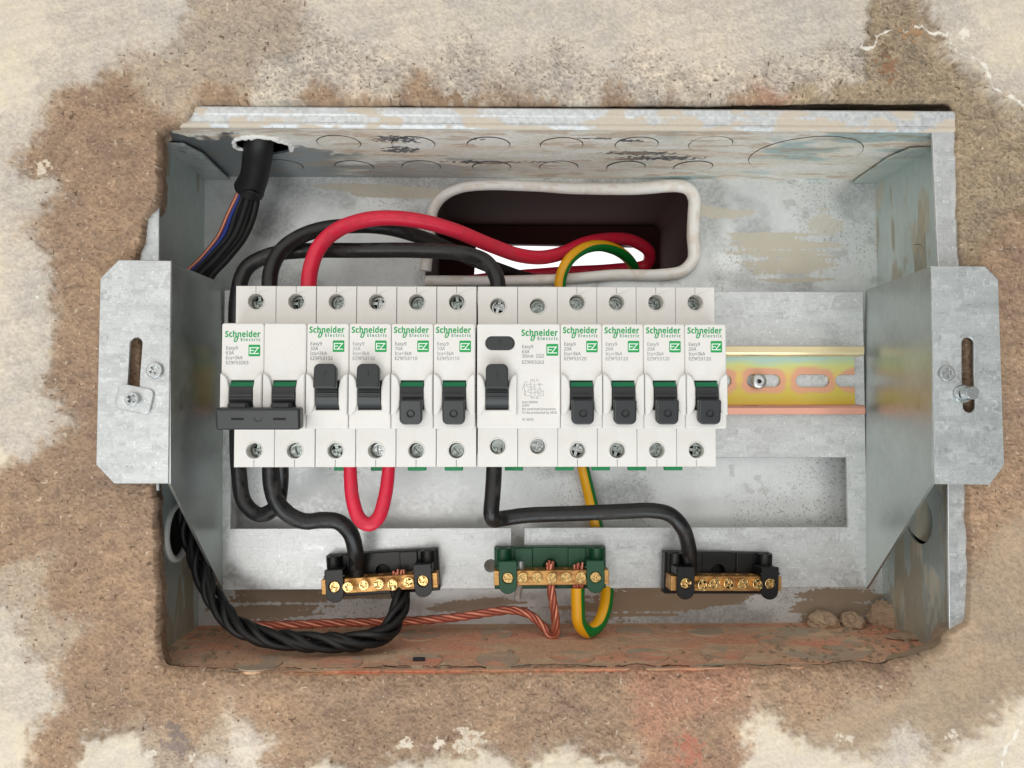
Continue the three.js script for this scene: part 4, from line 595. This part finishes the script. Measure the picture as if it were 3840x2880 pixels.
// ---------------------------------------------------------------- fixings on the tabs
{
  const pan = (px, py, z, turn, text) => { const p = P(px, py, z), t = thing('pan_head_screw', text, 'screw', [p.x, p.y, p.z]); head('head', headPan, steel, 0, 0, 0, turn, t); return t; };
  pan(336, 800, ZBR, 0.5, 'cross-head screw beside the slot above a square washer');
  pan(2043, 807, ZBR, 0.1, 'cross-head screw beside the slot with the slotted bolt');
  const w = P(293, 862, ZBR), t = thing('square_washer', 'pale square washer over the tab slot', 'washer', [w.x, w.y, w.z]); obj('washer', T(ext(hole(rr(15.2, 11, 2.6), circ(1.5)), 1.4, 0.4, 8, 2), 0, 0, 0.05), surfMat(galv, { sx: 200, sy: 200 }), t); t.rotation.z = -0.2;
  const sc = thing('pan_head_screw', 'cross-head screw through the square washer', 'screw', [w.x, w.y, w.z + 1.5]); head('head', geo(crossHead(2.9, 2.6, 1.8, 0.55)), steel, 0, 0, 0, 0.9, sc);
  const b = P(2078, 851, ZBR), bt = thing('slotted_bolt', 'slotted cheese-head bolt with washer standing in the tab slot', 'bolt', [b.x, b.y, b.z]);
  obj('washer', T(ext(hole(circ(4.0), circ(2.0)), 1.1, 0.3, 24, 1), 0, 0, 0.1), steel, bt);
  const hs = circ(2.9), hd = [T(cyl(2.9, 4.4, 32).rotateX(Math.PI / 2), 1.0, 0.3, 3.2)]; for (const s of [-1, 1]) { const h = new THREE.Shape(); h.absarc(0, 0, 2.85, 0.16, Math.PI - 0.16); h.closePath(); const g = ext(h, 1.2, 0.15, 16, 1); if (s < 0) g.rotateZ(Math.PI); g.rotateZ(-0.45); hd.push(T(g, 1.0, 0.3, 5.3)); } obj('head', hd, steel, bt);
}
// ---------------------------------------------------------------- mortar lumps and crumbs on the floor
{
  const lumpMat = surfMat(maps(256, 256, (u, v) => { const n = fbm(u * 20, v * 20, 4), f = vn(u * 120, v * 120); return { c: mix3([172, 146, 120], [200, 176, 150], n).map((q) => q * (0.93 + f * 0.14)), r: 0.95, m: 0, h: n }; }), { sx: 1, sy: 1, bump: 0.0006 });
  const lump = (r, sx, sy, sz, k) => { const g = new THREE.IcosahedronGeometry(r, 5), p = g.attributes.position; for (let i = 0; i < p.count; i++) { const v = new THREE.Vector3().fromBufferAttribute(p, i), n = v.clone().normalize(); let d = 0.62 + 0.7 * fbm(Math.round(n.x * 2.2) * 0.9 + n.x + k * 7 + n.z, n.y * 2.2 + k * 3 + Math.round(n.z * 2) * 0.5, 3) + 0.2 * (fbm(n.x * 7 + k, n.y * 7 + n.z * 5, 3) - 0.5); v.copy(n).multiplyScalar(r * d); v.set(v.x * sx, Math.max(v.y * sy, -r * sy * 0.45), v.z * sz); p.setXYZ(i, v.x, v.y, v.z); } g.computeVertexNormals(); return toCreasedNormals(g, 0.3); };
  const zAt = (py) => { const a = P(1075, py, -1), b = P(1075, py, -100), t = (YB - a.y) / (b.y - a.y); return Math.max(-64, -1 - 99 * t); };
  for (const [px, py, r, sx, sy, sz, k, text, rot] of [[1778, 1352, 7, 1.15, 0.9, 0.9, 1, 'rounded mortar lump lying at the back of the box floor', 0.3], [1842, 1350, 7, 1.2, 0.75, 0.9, 2, 'flat-topped mortar lump in the middle of three', 1], [1924, 1356, 9.5, 1.25, 1.0, 0.55, 3, 'large pointed mortar slab leaning in the floor corner', -0.5], [1968, 1384, 6.5, 1.7, 0.3, 0.7, 4, 'thin flat mortar flake beside the side panel', 0.1]]) {
    const z = zAt(py), p = P(px, py, z), m = obj(numbered('mortar_lump'), T(lump(r, sx, sy, sz, k).rotateY(rot), p.x, YB + r * sy * 0.45, z), lumpMat); tag(m, text, 'rubble', 'mortar lumps in the box');
  }
  const cg = geo(lump(1, 1.1, 0.7, 1, 9)), N = 420, im = new THREE.InstancedMesh(cg, lumpMat, N), M = new THREE.Matrix4(), q = new THREE.Quaternion(), e = new THREE.Euler();
  for (let i = 0; i < N; i++) { const near = rnd(), x = near < 0.45 ? XR - 4 - Math.pow(rnd(), 1.3) * 75 : near < 0.7 ? XL + 4 + Math.pow(rnd(), 1.5) * 60 : lerp(XL, XR, rnd()), z = -4 - rnd() * 64, s = 0.25 + Math.pow(rnd(), 4) * 1.5; e.set(rnd() * 0.4, rnd() * 6, 0); M.compose(new THREE.Vector3(x * MM, (YB + 0.3 * s) * MM, z * MM), q.setFromEuler(e), new THREE.Vector3(s * (0.7 + rnd()), s, s)); im.setMatrixAt(i, M); }
  im.name = 'mortar_crumbs'; im.userData = { kind: 'stuff', label: 'fine mortar crumbs scattered on the box floor', category: 'crumbs' }; im.castShadow = im.receiveShadow = true; scene.add(im);
  const a = P(426, 1477, 3), b = P(432, 1461, -4); tag(obj('copper_offcut', tube(new THREE.CatmullRomCurve3([a, b]), 1.2, 4, 14), copper), 'short copper wire offcut lying at the lower edge of the recess', 'offcut');
  const z = zAt(1428), p = P(905, 1428, z); tag(obj('insulation_scrap', rbox(5.5, 0.9, 3, 0.3, p.x, YB + 1.2, z), std(0x23282c, 0.6)), 'small dark plastic scrap on a floor knockout', 'scrap');
}
scene.traverse((o) => { if (o.isMesh) { o.castShadow = true; o.receiveShadow = true; } });
renderer.render(scene, camera);
